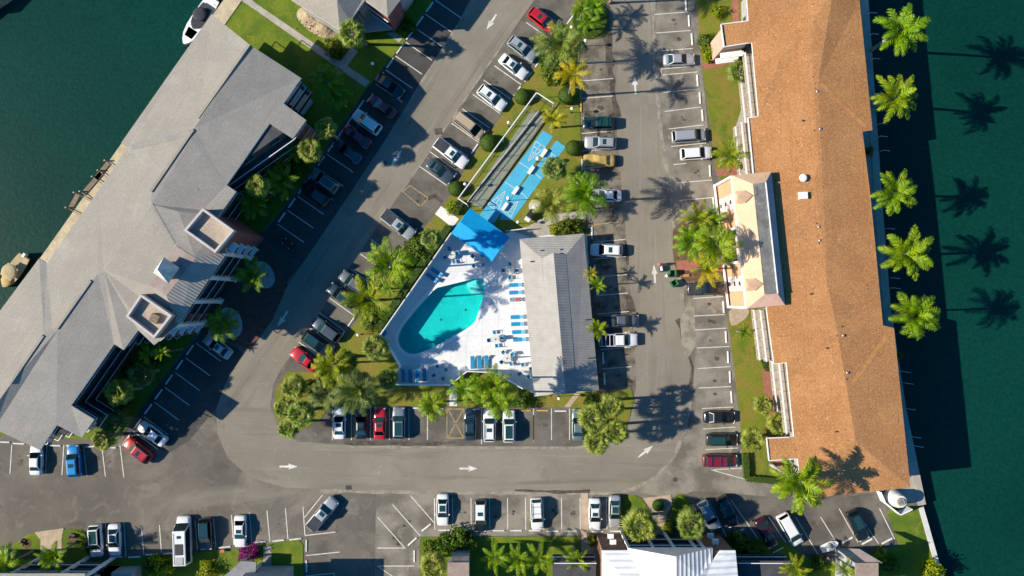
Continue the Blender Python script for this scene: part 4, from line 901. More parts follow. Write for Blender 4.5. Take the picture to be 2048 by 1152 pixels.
# ---- bottom centre-left building and stair canopy
root = empty('apartment_building', G(500,1250), 0, 'building with a flat grey stair roof below the magenta bougainvillea', 'building')
X0, X1 = G(505,1150).x, G(588,1116).x; Y0 = G(0,1131).y
mb = MB(); mb.prism([(X0,Y0),(X1,Y0),(X1,Y0-16),(X0,Y0-16)], 0, 8.3); mb.build('wall', M['wall_gray'], root, world=True)
mb = MB(); mb.prism([(X0-.6,Y0+.4),(X1+.6,Y0+.4),(X1+.6,Y0-16),(X0-.6,Y0-16)], 8.3, 8.7, bottom=True); mb.build('roof', M['roof_gray'], root, world=True)
mb = MB(); mb.prism([G2(*p,3.0) for p in [(445,1156),(482,1122),(512,1124),(512,1142),(470,1175)]], 2.75, 3.0, bottom=True); mb.build('stair_roof', surf('slate_membrane', (.24,.24,.25), (.19,.19,.20), .8), root, world=True)
for x, y in ((486,1124),(510,1140)):
    c = G(x,y,3.0); mb = MB(); mb.box((c.x,c.y,1.4),(.3,.3,2.8)); mb.build('column', M['white'], root, world=True)
# ---- two small towers at the bottom edge
for nm, pts, top, lab in (('tower',[(895,1125),(938,1125),(938,1200),(895,1200)],7.6,'small pinkish-tan flat tower roof at the bottom edge between shrubs and palms'), ('tower',[(1711,1126),(1757,1126),(1757,1200),(1711,1200)],7.6,'small pinkish-tan tower roof at the bottom edge near the canal lawn')):
    root = empty('stair_tower', G((pts[0][0]+pts[1][0])/2, 1150), 0, lab, 'building')
    q = [G2(*p,top) for p in pts]; mb = MB(); mb.prism(inset(q,.3), 0, top-.2); mb.build('wall', M['wall_gray'], root, world=True)
    mb = MB(); mb.prism(q, top-.2, top, bottom=True); mb.build('roof', surf('tan_roof', (.33,.25,.20), (.28,.21,.17), 1.0, .85, (6,.85,1.12)), root, world=True)
    v = [G(*p) for p in ([(906,1113,6.0),(938,1112,6.0),(938,1125,7.35),(896,1125,7.35)] if pts[0][0] < 1000 else [(1697,1097,6.6),(1719,1098,6.6),(1766,1126,7.35),(1733,1126,7.35)])]
    v = v if (v[1]-v[0]).cross(v[2]-v[0]).z > 0 else v[::-1]
    mb = MB(); mb.add(v+[p-Vector((0,0,.2)) for p in v], [(0,1,2,3),(0,4,5,1),(1,5,6,2),(2,6,7,3),(3,7,4,0)]); mb.build('lean_to_roof', M['roof_mauve'], root, world=True)
# ---- far bank building just outside the top left corner, it shades the canal there
root = empty('apartment_building', (-98,45,0), 0, 'dark building mass off the top left corner over the canal', 'building')
mb = MB(); q = [G2(*p) for p in [(-330,-300),(-112,-300),(-112,-60),(-190,20),(-330,40)]]; mb.prism(q, 0, 9); mb.build('wall', M['wall_gray'], root, world=True)
mb = MB(); mb.prism(inset(q,-.6), 9, 9.4, bottom=True); mb.build('roof', M['roof_gray'], root, world=True)
# ================================================================ WHEEL STOPS, LAMPS, FENCES
sm = MB(); sm.v = []
def stopmesh(L=1.75):
    mb = MB(); w, h = .19, .13
    prof = [(-w/2-.03,0),(w/2+.03,0),(w/2-.02,h),(-w/2+.02,h)]
    vs = [(-L/2,y,z) for y,z in prof]+[(L/2,y,z) for y,z in prof]
    mb.add(vs, [(0,1,2,3),(7,6,5,4),(0,4,5,1),(1,5,6,2),(2,6,7,3),(3,7,4,0)]); return mb
stw = surf('precast_white', (.74,.73,.70), (.60,.58,.54), 2.0, .8, (9,.85,1.08)); sty = surf('precast_yellow', (.62,.36,.07), (.5,.3,.08), 2.0, .8)
SM = stopmesh().mesh('wheel_stop', [stw])
def stops(lst, where, a0=None):
    """lst: (px, py, direction in degrees on the plan, yellow?)"""
    for i, t in enumerate(lst):
        x, y, d = t[:3]; yel = len(t) > 3
        c = G(x,y); lab = '%s concrete wheel stop, %s %s' % ('yellow' if yel else 'white', ORD[i], where)
        place('wheel_stop', SM, None, (c.x,c.y,.012), math.radians(d), 1.0, {0: sty} if yel else None, lab, 'wheel stop', 'wheel stops at the heads of the parking stalls')
dA = math.degrees(ang((870,0),(850.3,28)))
stops([(870-19.7*(i+.5)-1, 28*(i+.5), dA) for i in range(0,16) if i not in (6,)], 'from the top in the shaded west row')
dA2 = math.degrees(ang((392,686),(371,715.5)))
stops([(392-20.8*(i+.5)-2, 686+29.5*(i+.5)-1, dA2) for i in range(0,7)], 'from the top in the shaded row by the fan palms')
stops([(967-21.3*(i+.5)+57, 160+28.8*(i+.5)+37, dA)+((1,) if i in (2,) else ()) for i in (-6,-4,-3,-2,-1,2,3,4,5)], 'from the top along the west side of the island')
stops([(742-20.6*(j+.5)+54, 479+29.3*(j+.5)+32, dA) for j in (-2,0,2,4,5,6)], 'down the island row beside the leaning palms')
stops([(1152,106,90,1),(1161,187,90,1),(1162,212,90,1),(1164,330,90),(1184,466,91),(1190,541,91),(1206,716,92),(1209,758,92)], 'from the top along the east side of the island')
stops([(1372,10,94),(1378,42,94),(1384,79,94),(1395,161,93),(1400,196,93),(1405,231,93),(1420,342,93),(1427,406,93),(1447,614,93),(1452,674,93),(1456,714,93),(1460,754,93),(1463,794,93),(1467,835,92),(1471,877,92),(1475,920,92)], 'from the top in the row facing the orange-roofed building')
stops([(685,815,0),(723,815,0),(761,815,0),(799,815,0),(838,816,0),(875,817,0),(948,818,0),(985,818,0),(1050,821,0,1),(1085,821,0,1),(1121,822,0)], 'from the left on the south side of the island')
stops([(888,1060,0),(924,1060,0),(960,1061,0),(997,1061,0),(1032,1061,0),(1069,1061,0),(1105,1062,0),(1142,1062,0),(1195,1063,0),(1232,1062,0)], 'from the left in the bottom centre row')
stops([(853,1055,38),(825,1083,42),(829,1112,90),(613,1091,90),(613,1132,90)], 'around the angled stalls at the bottom centre')
stops([(8,884,-2),(38,887,-2),(110,891,-2),(145,891,0),(183,893,2),(221,895,-2)], 'from the left along the upper left curb')
stops([(232,1114,3),(269,1114,3),(304,1109,3),(339,1107,3),(450,1094,5),(484,1089,5),(520,1084,6),(557,1081,6),(591,1078,6)], 'from the left along the lower left row')
stops([(1477,1063,24),(1556,1100,28),(1695,1080,28),(1734,1083,28),(1774,1082,28)], 'from the left in the bottom right row')

def lamp(px, py, h, lab, r=.24, double=False):
    c = G(px,py,h); o = empty('globe_lamp', (c.x,c.y,.06), 0, lab, 'lamp post', 'white globe lamp posts')
    mb = MB(); mb.tube((0,0,0),(0,0,.25),.12,.08,8); mb.tube((0,0,.25),(0,0,h-r-.06),.045,.04,8); mb.build('pole', M['wall_dark'], o)
    mb = MB(); mb.ball((0,0,h-.06), r, 14, 10); mb.build('globe', M['globe'], o, smooth=True); return o
for x, y, lab in ((1144,217,'white globe lamp post on the turf left of the dark green car'),(1017,245,'white globe lamp post beside the long white court rail'),(930,368,'white globe lamp post over the round clipped bush at the court rail end'),
    (1036,444,'white globe lamp post on the turf right of the blue awning'),(745,127,'white globe lamp post on the shaded lawn by the diagonal sidewalk'),(716,670,'white globe lamp post on the turf left of the pool deck'),
    (846,486,'white globe lamp post among the shrubs northwest of the pool'),(593,797,'white globe lamp post on the turf at the rounded south west island tip'),(1118,797,'white globe lamp post on grass below the clubhouse'),
    (1171,81,'white globe lamp post below the round hedge with palms'),(1143,54,'white globe lamp post at the left edge of the round hedge'),(778,583,'white globe lamp post beside the small palm west of the pool'),(1156,366,'white globe lamp post above the dark green feathery palm')):
    lamp(x, y, 2.6, lab)
lamp(1075.5,317,3.0,'large white globe lamp on the strip between the upper shuffleboard halves',.30); lamp(1016.5,396,3.0,'large white globe lamp on the strip between the lower shuffleboard halves',.30)

def rail_fence(pts, h, name, lab, cat, step=2.4, tw=.16, board=False, mesh=None):
    P_ = [G(*p,h) for p in pts]; o = empty(name, (P_[0].x,P_[0].y,.06), 0, lab, cat)
    mb = MB()
    for i in range(len(P_)-1): mb.bar(P_[i],P_[i+1],tw,.07)
    mb.build('top_rail', M['trim'], o, world=True)
    if board:
        mb = MB()
        for i in range(len(P_)-1): a = P_[i].copy(); b = P_[i+1].copy(); a.z = b.z = .1+(h-.15)/2; mb.bar(a,b,.07,h-.18)
        mb.build('panel', M['trim'], o, world=True)
    else:
        for z in (.25,h*.5):
            mb = MB()
            for i in range(len(P_)-1): a = P_[i].copy(); b = P_[i+1].copy(); a.z = b.z = z; mb.bar(a,b,.04,.04)
            mb.build('rail', M['wall_dark'], o, world=True)
    for i in range(len(P_)-1):
        Ld = (P_[i+1]-P_[i]).length; k = max(1,int(Ld/step))
        for j in range(k+(i == len(P_)-2)):
            c = P_[i].lerp(P_[i+1], j/k); mb = MB(); mb.box((c.x,c.y,h/2+.02),(.08,.08,h-.06)); mb.build('post', M['trim'], o, world=True)
    return o
f = rail_fence([(1107,207),(1073,185),(916,397),(934,409)], 3.0, 'court_fence', 'tall white-railed fence along the green bocce court', 'fence', 2.6, .13)
rail_fence([(902,466),(759,671),(768,680),(799,734),(788,752),(792,770),(899,771),(934,743),(986,745),(1046,778)], 2.1, 'pool_fence', 'low white fence panels round the pool deck', 'fence', 2.4, .12, True)
rail_fence([(1012,462),(1052,457)], 1.6, 'pool_gate', 'white gate rail at the deck corner by the clubhouse', 'fence', 1.5, .12)
rail_fence([(1077,222),(935,403)], 1.0, 'bocce_kerb_rail', 'dark rail along the west side of the bocce court', 'fence', 2.0, .06)
# bocce timber kerbs
for a, b, lab in (((1079,226),(936,402),'low timber kerb on the left of the bocce court'),((1092,238),(962,418),'low timber kerb on the right of the bocce court')):
    mb = MB(); p, q = G(*a), G(*b); mb.bar((p.x,p.y,.2),(q.x,q.y,.2),.14,.3); mb.build('timber_kerb', M['wood'], None, label=lab, cat='kerb')
# benches between the shuffleboard lanes
for x, y, lab in ((1087.5,306,'white slatted bench topmost of the four between the blue courts'),(1062,340,'white slatted bench second from the top between the blue courts'),(1031,381,'white slatted bench third from the top between the blue courts'),(1009.5,413,'white slatted bench nearest the blue awning between the courts')):
    c = G(x,y,.5); o = empty('bench', (c.x,c.y,.1), math.radians(54.5), lab, 'bench', 'white benches between the shuffleboard lanes')
    mb = MB()
    for k in range(4): mb.box((0,-.20+k*.135,.45),(1.35,.115,.05))
    mb.build('seat', M['trim'], o)
    for sx in (-.55,.55):
        mb = MB(); mb.box((sx,0,.21),(.08,.45,.42)); mb.build('leg', M['trim'], o)
c = G(1062,428,1.0); o = empty('barbecue', (c.x,c.y,.07), math.radians(55), 'black lidded grill cart with pale side shelves on the turf', 'barbecue')
mb = MB(); mb.box((0,0,.5),(1.5,.9,.7)); mb.build('cabinet', M['wall_gray'], o); mb = MB(); mb.box((0,0,1.0),(1.2,.95,.35)); mb.box((0,0,1.2),(1.0,.6,.14)); mb.build('lid', M['black'], o); mb = MB(); mb.box((-1.0,0,.85),(.5,.8,.05)); mb.box((1.0,0,.85),(.5,.8,.05)); mb.build('shelf', M['trim'], o)
def stair_star(o): pass
c = G(1070,412,.8); o = empty('round_table', (c.x,c.y,.07), 0, 'round cream stone table on the turf by the grill cart', 'table')
mb = MB(); mb.tube((0,0,.68),(0,0,.76),.95,n=20); mb.build('tabletop', surf('cream_stone',(.62,.56,.42),(.5,.45,.34),2), o); mb = MB(); mb.tube((0,0,0),(0,0,.68),.3,.2,10); mb.build('pedestal', M['concrete'], o)
for px,py,r in ((1088,219,.22),(1054,265,.15)):
    pass

# ================================================================ POOL FURNITURE
def lounger_meshes():
    m1 = MB(); m1.box((-.28,0,.33),(1.35,.60,.05)); m1.box((.68,0,.50),(.68,.60,.05), 0, 0, math.radians(-32))
    m2 = MB()
    for y in (-.31,.31): m2.box((-.02,y,.30),(1.95,.05,.06)); m2.bar((.4,y,.32),(.98,y,.68),.05,.05)
    m3 = MB(); m3.box((0,0,.14),(.05,.05,.29))
    return m1.mesh('sling',[M['sky_fabric']]), m2.mesh('frame',[M['trim']]), m3.mesh('leg',[M['trim']])
LS, LF, LG = lounger_meshes()
def lounger(x, y, d, lab):
    c = G(x,y,.35); o = empty('sun_lounger', (c.x,c.y,.13), math.radians(d), lab, 'sun lounger', 'blue sling sun loungers round the pool')
    place('sling', LS, o); place('frame', LF, o)
    for sx in (-.85,.5):
        for sy in (-.3,.3): place('leg', LG, o, (sx,sy,0))
    return o
ys = [570,585,599,634,648,664,679]
for i, (x, y) in enumerate(zip((1031,1031,1033,1034,1035,1037,1039), ys)):
    lounger(x, y, 2, 'blue sun lounger, %s from the top beside the clubhouse%s' % (ORD[i], ', under a sunbather' if i == 2 else ''))
for i, (x, y) in enumerate(((945,725),(959,725),(973,724))): lounger(x, y, 90, 'sunlit blue sun lounger, %s from the left of the three at the bottom deck edge' % ORD[i])
for i, (x, y) in enumerate(((807,751),(821,752),(835,750),(849,750))): lounger(x, y, 92, 'shaded navy-looking lounger, %s from the left in the bottom left deck corner' % ORD[i])
lounger(873,544,-35,'blue sun lounger angled by the west fence, upper one of the pair'); lounger(864,555,-35,'blue sun lounger angled by the west fence, lower one of the pair'); lounger(766,672,60,'single blue lounger in the sharp west corner of the deck')
TT = MB(); TT.tube((0,0,.68),(0,0,.73),.62,n=18); TT = TT.mesh('tabletop',[plain('pale_table',(.62,.60,.55),.4)])
TL = MB(); TL.tube((0,0,0),(0,0,.68),.05,n=6); TL.tube((0,0,0),(0,0,.04),.3,n=10); TL = TL.mesh('pedestal',[M['trim']])
UM = MB(); UM.tube((0,0,0),(0,0,2.6),.03,n=6,mi=1); UM.tube((0,0,1.2),(0,0,2.3),.14,.10,8); UM.tube((0,0,2.3),(0,0,2.6),.10,.02,8); UM = UM.mesh('furled_umbrella',[M['sky_fabric'],M['trim']])
CS = MB(); CS.box((0,0,.42),(.5,.5,.05)); CS.box((-.26,0,.68),(.05,.5,.5)); CS = CS.mesh('sling',[M['sky_fabric']])
CF = MB()
for sx in (-.24,.24):
    for sy in (-.26,.26): CF.box((sx,sy,.21 if sx>0 else .45),(.04,.04,.42 if sx>0 else .9))
for sy in (-.28,.28): CF.box((0,sy,.62),(.55,.05,.04))
CF = CF.mesh('frame',[M['trim']])
def table_set(x, y, a0, where, ks=(0,1,2,3), R_=1.0):
    c = G(x,y,.7); o = empty('patio_table', (c.x,c.y,.13), 0, 'round pale patio table '+where, 'table', 'round patio tables on the pool deck')
    place('tabletop', TT, o); place('pedestal', TL, o)
    c = Vector((c.x,c.y,.13)); place('furled_umbrella', UM, None, c+Vector((0,0,.02)), 0, 1, None, 'furled blue umbrella through the table '+where, 'umbrella', 'furled umbrellas on the pool deck')
    side = {0:'right',1:'top',2:'left',3:'bottom'}
    for k in ks:
        a = math.radians(a0+90*k); p = c+Vector((math.cos(a),math.sin(a),0))*R_
        s = side[int(((a0+90*k+45)%360)//90)]
        e = empty('patio_chair', p, a+math.pi, 'blue sling chair on the %s side of the table %s' % (s, where), 'chair', 'blue sling chairs at the patio tables')
        place('sling', CS, e); place('frame', CF, e)
table_set(903,510,20,'nearest the north fence'); table_set(956,521,-40,'under the awning edge'); table_set(1020,541,0,'in shade beside the clubhouse'); table_set(991,678,10,'near the lowest column loungers')
table_set(1014,716,35,'lower right of the pool'); table_set(1051,742,25,'tucked against the clubhouse corner'); table_set(880,745,25,'in shade at the bottom fence')

# ================================================================ PEOPLE
def skin_body(name, joints, edges, mat, parent, sub=1):
    me = bpy.data.meshes.new(name); me.from_pydata([j[0] for j in joints], edges, []); me.materials.append(mat)
    o = bpy.data.objects.new(name, me); link(o); o.parent = parent
    m = o.modifiers.new('skin','SKIN'); 
    for v, j in zip(me.skin_vertices[0].data if me.skin_vertices else [], joints): v.radius = (j[1], j[2] if len(j) > 2 else j[1])
    if not me.skin_vertices:
        pass
    return o
def human(root, J, mat):
    """J: joint dict of positions; one continuous surface from tapered rings blended by a voxel remesh"""
    mb = MB()
    def limb(a, b, r0, r1):
        p, q = Vector(J[a]), Vector(J[b])
        for i in range(5):
            t = i/4; mb.ball(p.lerp(q,t), r0+(r1-r0)*t, 8, 6)
        mb.tube(p, q, r0, r1, 10)
    limb('pelvis','chest',.15,.17); limb('chest','neck',.15,.07); limb('neck','head',.06,.10)
    for s in 'lr':
        limb('chest','sh'+s,.12,.07); limb('sh'+s,'el'+s,.055,.042); limb('el'+s,'wr'+s,.042,.028); limb('wr'+s,'ha'+s,.035,.02)
        limb('pelvis','hip'+s,.12,.10); limb('hip'+s,'kn'+s,.09,.06); limb('kn'+s,'an'+s,.058,.038); limb('an'+s,'to'+s,.045,.035)
        h = Vector(J['ha'+s]); w = Vector(J['wr'+s]); t = (h-w).normalized(); sd = t.cross(Vector((0,0,1))); sd = sd.normalized() if sd.length > .1 else Vector((1,0,0))
        for k in range(-2,3):
            mb.tube(h+sd*k*.016, h+sd*k*.02+t*(.075-abs(k)*.01)+Vector((0,0,-.01)), .009, .007, 6)
        mb.tube(w.lerp(h,.4)+sd*.03, w.lerp(h,.7)+sd*.06, .01, .008, 6)
    hd = Vector(J['head']); f = Vector(J['face']); mb.ball(hd, .105, 12, 9, sz=1.1); mb.tube(hd+f*.08, hd+f*.125, .022, .012, 6)
    o = mb.build('body', mat, root, smooth=True)
    m = o.modifiers.new('remesh','REMESH'); m.mode = 'VOXEL'; m.voxel_size = .018; m.use_smooth_shade = True
    return o
# sunbather lying on the third lounger
c = G(1033,599,.4); o = empty('person', (c.x,c.y,.55), math.radians(2), 'person in red lying on their back on a blue lounger by the clubhouse', 'person')
J = dict(pelvis=(.05,0,.06),chest=(.42,0,.16),neck=(.62,0,.32),head=(.76,0,.42),face=(-.3,0,.95),shl=(.52,.19,.24),shr=(.52,-.19,.24),ell=(.30,.30,.10),elr=(.30,-.30,.10),wrl=(.08,.33,.0),wrr=(.08,-.33,.0),hal=(.0,.33,-.02),har=(.0,-.33,-.02),
    hipl=(-.02,.10,.04),hipr=(-.02,-.10,.04),knl=(-.44,.13,.06),knr=(-.44,-.12,.10),anl=(-.86,.13,.0),anr=(-.86,-.11,.0),tol=(-.92,.15,.14),tor=(-.92,-.13,.14))
human(o, J, M['skin'])
mb = MB(); mb.tube((.18,0,.11),(.50,0,.22),.185,.19,14); mb.build('swim_top', M['cloth_red'], o, smooth=True); mb = MB(); mb.tube((-.08,0,.05),(.12,0,.08),.185,.17,14); mb.build('shorts', M['cloth_red'], o, smooth=True)
mb = MB(); mb.ball((.83,0,.43),.11,12,8); mb.build('hair', M['hair'], o, smooth=True)

# two mobility scooters / mopeds at the entrance, one rider
def moped(x, y, d, mat, lab):
    c = G(x,y); o = empty('moped', (c.x,c.y,.02), math.radians(d), lab, 'moped', 'mopeds parked at the pink entrance')
    mb = MB(); mb.box((-.35,0,.55),(.75,.34,.34)); mb.box((.15,0,.30),(.6,.30,.10)); mb.box((.45,0,.62),(.16,.40,.55),0,0,math.radians(-15)); mb.box((-.68,0,.72),(.3,.3,.22)); mb.build('body', mat, o)
    mb = MB(); mb.ball((-.25,0,.76),.24,10,6,sz=.4); mb.box((-.5,0,.78),(.5,.26,.1)); mb.build('seat', M['black'], o)
    mb = MB(); mb.bar((.38,-.36,1.0),(.38,.36,1.0),.05,.05); mb.tube((.5,0,.4),(.38,0,1.0),.04,n=6); mb.build('handlebar', M['black'], o)
    for wx in (-.62,.68):
        mb = MB(); mb.tube((wx,-.06,.24),(wx,.06,.24),.24,n=14); mb.build('wheel', M['rubber'], o)
    for sy in (-.4,.4):
        mb = MB(); mb.ball((.42,sy,1.16),.07,8,6); mb.build('mirror', M['chrome'], o)
    return o
def stander(x, y, d, lab, top, hairm, arms=0.0):
    c = G(x,y,.9); o = empty('person', (c.x,c.y,.01), math.radians(d), lab, 'person')
    J = dict(pelvis=(0,0,.95),chest=(.03,0,1.28),neck=(.04,0,1.48),head=(.06,0,1.62),face=(1,0,-.15),shl=(.02,.18,1.42),shr=(.02,-.18,1.42),ell=(.10,.27,1.16),elr=(.10,-.27,1.16),wrl=(.34,.22,1.06),wrr=(.34,-.22,1.06),hal=(.42,.20,1.04),har=(.42,-.20,1.04),
        hipl=(0,.10,.90),hipr=(0,-.10,.90),knl=(.10,.11,.50),knr=(-.02,-.11,.50),anl=(.05,.11,.09),anr=(-.16,-.11,.09),tol=(.20,.12,.04),tor=(-.02,-.12,.04))
    human(o, J, M['skin'])
    mb = MB(); mb.tube((.0,0,.92),(.04,0,1.42),.185,.20,14); mb.ball((.03,.16,1.40),.10,10,7); mb.ball((.03,-.16,1.40),.10,10,7); mb.tube((.02,.19,1.40),(.09,.26,1.18),.085,.07,10); mb.tube((.02,-.19,1.40),(.09,-.26,1.18),.085,.07,10); mb.build('shirt', top, o, smooth=True)
    for s, k in ((.10,(.10,.11,.50)),(-.10,(-.02,-.11,.50))): mb = MB(); mb.tube((0,s,.95),k,.125,.09,12); mb.build('trouser_leg', M['navy_canvas'], o, smooth=True)
    mb = MB(); mb.ball((.03,0,1.66),.12,12,8); mb.build('hair', hairm, o, smooth=True); return o
stander(1319,528,-80,'person in a pink-red top standing in the road beside a small white cart',plain('pink_cloth',(.62,.20,.20),.8),M['hair'])
stander(1332,552,10,'person in a white shirt standing beside the tilted green bin',plain('white_cloth',(.70,.70,.72),.8),plain('white_cap',(.7,.7,.7),.7))
c = G(1323,537,.6); o = empty('hand_cart', (c.x,c.y,.01), math.radians(10), 'small white-topped hand cart in the road below the pink entrance', 'cart')
mb = MB(); mb.box((0,0,.55),(.55,.9,.5)); mb.build('box', M['black'], o); mb = MB(); mb.box((-.08,0,.83),(.34,.7,.06)); mb.build('tray', M['trim'], o); mb = MB(); mb.bar((-.1,.5,.9),(-.1,.75,1.05),.4,.04); mb.build('handle', M['trim'], o)
for sx in (-.22,.22):
    for sy in (-.35,.35): mb = MB(); mb.tube((sx-.03,sy,.15),(sx+.03,sy,.15),.15,n=10); mb.build('wheel', M['rubber'], o)
moped(1080,83,150,M['yellow_plastic'],'yellow moped parked at the foot of the big feathery palm')
def bin_(x, y, d, lab):
    c = G(x,y,.9); o = empty('wheeled_bin', (c.x,c.y,.02), math.radians(d), lab, 'bin', 'open green wheeled bins')
    mb = MB(); w, k = .36, .46; mb.add([(-w*.8,-w*.8,.08),(w*.8,-w*.8,.08),(w*.8,w*.8,.08),(-w*.8,w*.8,.08),(-k,-k,1.05),(k,-k,1.05),(k,k,1.05),(-k,k,1.05),(-k+.07,-k+.07,1.05),(k-.07,-k+.07,1.05),(k-.07,k-.07,1.05),(-k+.07,k-.07,1.05),(-w*.7,-w*.7,.2),(w*.7,-w*.7,.2),(w*.7,w*.7,.2),(-w*.7,w*.7,.2)],
      [(3,2,1,0)]+[(i,(i+1)%4,4+(i+1)%4,4+i) for i in range(4)]+[(4+i,4+(i+1)%4,8+(i+1)%4,8+i) for i in range(4)]+[(8+i,8+(i+1)%4,12+(i+1)%4,12+i) for i in range(4)]+[(12,13,14,15)])
    mb.build('tub', M['green_plastic'], o); mb = MB(); mb.box((-k-.05,0,.6),(.05,.9,.9)); mb.build('lid', M['green_plastic'], o)
    for sy in (-.3,.3):
        mb = MB(); mb.tube((-.34,sy-.04,.1),(-.34,sy+.04,.1),.11,n=10); mb.build('wheel', M['rubber'], o)
bin_(1346,546,0,'open green wheeled bin at the brick path'); bin_(1349,566,30,'open green wheeled bin tilted beside the black pickup')
c = G(1369,551); mb = MB(); mb.box((0,0,.12),(1.3,.35,.12),0); mb.build('board', surf('orange_board',(.55,.22,.08),(.45,.18,.07),2), None).location = (c.x,c.y,.1)
bpy.data.objects['board']['label'] = 'orange timber board lying on the mulch between the bins'; bpy.data.objects['board']['category'] = 'board'

# ================================================================ CARS
def ring_body(st, mb, mi=0, dark=None):
    """st: (x, halfwidth, z_top). closed car body, 12 points per ring"""
    rings = []
    for x, w, zt in st:
        r = [(w*.86,.20),(w*.99,.36),(w,.52),(w*.985,zt*.80),(w*.90,zt*.95),(w*.62,zt),(0,zt+.015)]
        rings.append([(x,y,z) for y,z in r]+[(x,-y,z) for y,z in reversed(r[:-1])])
    n = len(rings[0]); vs = [v for r in rings for v in r]; fs = []
    for i in range(len(rings)-1):
        for j in range(n-1): fs.append((i*n+j,(i+1)*n+j,(i+1)*n+j+1,i*n+j+1))
        fs.append((i*n+n-1,(i+1)*n+n-1,(i+1)*n,i*n))
    fs.append(tuple(range(n))); fs.append(tuple(reversed(range((len(rings)-1)*n,len(rings)*n))))
    mb.add(vs, fs, mi)
def cabin(mb, x0, x1, r0, r1, wb, wr, zb, zr, mi=0):
    """greenhouse: base rectangle x0..x1, roof r0..r1 (rounded on top)"""
    V = [(x0,-wb,zb),(x1,-wb,zb),(x1,wb,zb),(x0,wb,zb),(r0,-wr,zr-.05),(r1,-wr,zr-.05),(r1,wr,zr-.05),(r0,wr,zr-.05),
         (r0+.16,-wr+.14,zr),(r1-.14,-wr+.14,zr),(r1-.14,wr-.14,zr),(r0+.16,wr-.14,zr)]
    mb.add(V, [(0,1,5,4),(1,2,6,5),(2,3,7,6),(3,0,4,7),(4,5,9,8),(5,6,10,9),(6,7,11,10),(7,4,8,11),(8,9,10,11)], mi)
def pane(a, b, c, d, out=.014, ins=.07, mb=None, mi=0):
    P = [Vector(v) for v in (a,b,c,d)]; ctr = sum(P, Vector())/4; n = (P[1]-P[0]).cross(P[3]-P[0]).normalized()
    if n.dot(ctr-Vector((ctr.x*.5,0,.5))) < 0: n = -n
    Q = [v+(ctr-v)*ins+n*out for v in P]; mb.add(Q+[q-n*.01 for q in Q], [(0,1,2,3),(3,2,1,0),(0,4,5,1),(1,5,6,2),(2,6,7,3),(3,7,4,0)], mi)
KIND = {
 'sedan': dict(L=4.75,W=.92,st=[(-2.37,.66,.78),(-2.28,.80,.96),(-1.9,.89,1.02),(-1.2,.92,1.0),(0,.92,.97),(.9,.92,.95),(1.5,.90,.90),(2.0,.85,.82),(2.28,.74,.70),(2.37,.58,.60)],cab=(-1.75,1.05,-1.02,.22,.80,.60,.95,1.45)),
 'coupe': dict(L=4.6,W=.95,st=[(-2.3,.66,.80),(-2.2,.82,.95),(-1.8,.94,1.0),(-1.2,.97,.98),(0,.94,.92),(.9,.95,.92),(1.5,.94,.86),(2.0,.88,.76),(2.22,.76,.66),(2.3,.6,.55)],cab=(-1.6,.75,-.95,-.15,.78,.56,.93,1.32)),
 'suv': dict(L=4.75,W=.95,st=[(-2.37,.76,1.0),(-2.3,.86,1.08),(-1.8,.93,1.1),(-1.0,.95,1.1),(.8,.95,1.08),(1.4,.94,1.03),(2.0,.90,.95),(2.28,.80,.82),(2.37,.66,.70)],cab=(-2.25,1.15,-1.85,.38,.84,.68,1.06,1.68)),
 'van': dict(L=5.1,W=.98,st=[(-2.55,.82,1.05),(-2.45,.92,1.1),(-1.8,.97,1.12),(1.1,.98,1.1),(1.7,.95,1.05),(2.2,.90,.96),(2.48,.80,.84),(2.55,.66,.72)],cab=(-2.45,1.75,-2.2,.75,.88,.74,1.08,1.80)),
 'pickup': dict(L=5.7,W=1.0,st=[(-2.85,.90,1.05),(-2.75,.97,1.1),(-.6,1.0,1.1),(1.3,1.0,1.12),(2.0,.97,1.08),(2.6,.93,1.0),(2.8,.82,.90),(2.86,.72,.8)],cab=(-.75,1.5,-.55,.75,.88,.72,1.08,1.82)),
 'camper': dict(L=6.9,W=1.08,st=[(-3.45,.98,1.1),(-3.4,1.04,1.15),(2.1,1.08,1.15),(2.7,1.02,1.1),(3.2,.95,1.0),(3.42,.82,.85),(3.46,.7,.75)],cab=(-3.4,2.55,-3.3,1.75,1.04,.92,1.12,2.65)),
}
MESH = {}
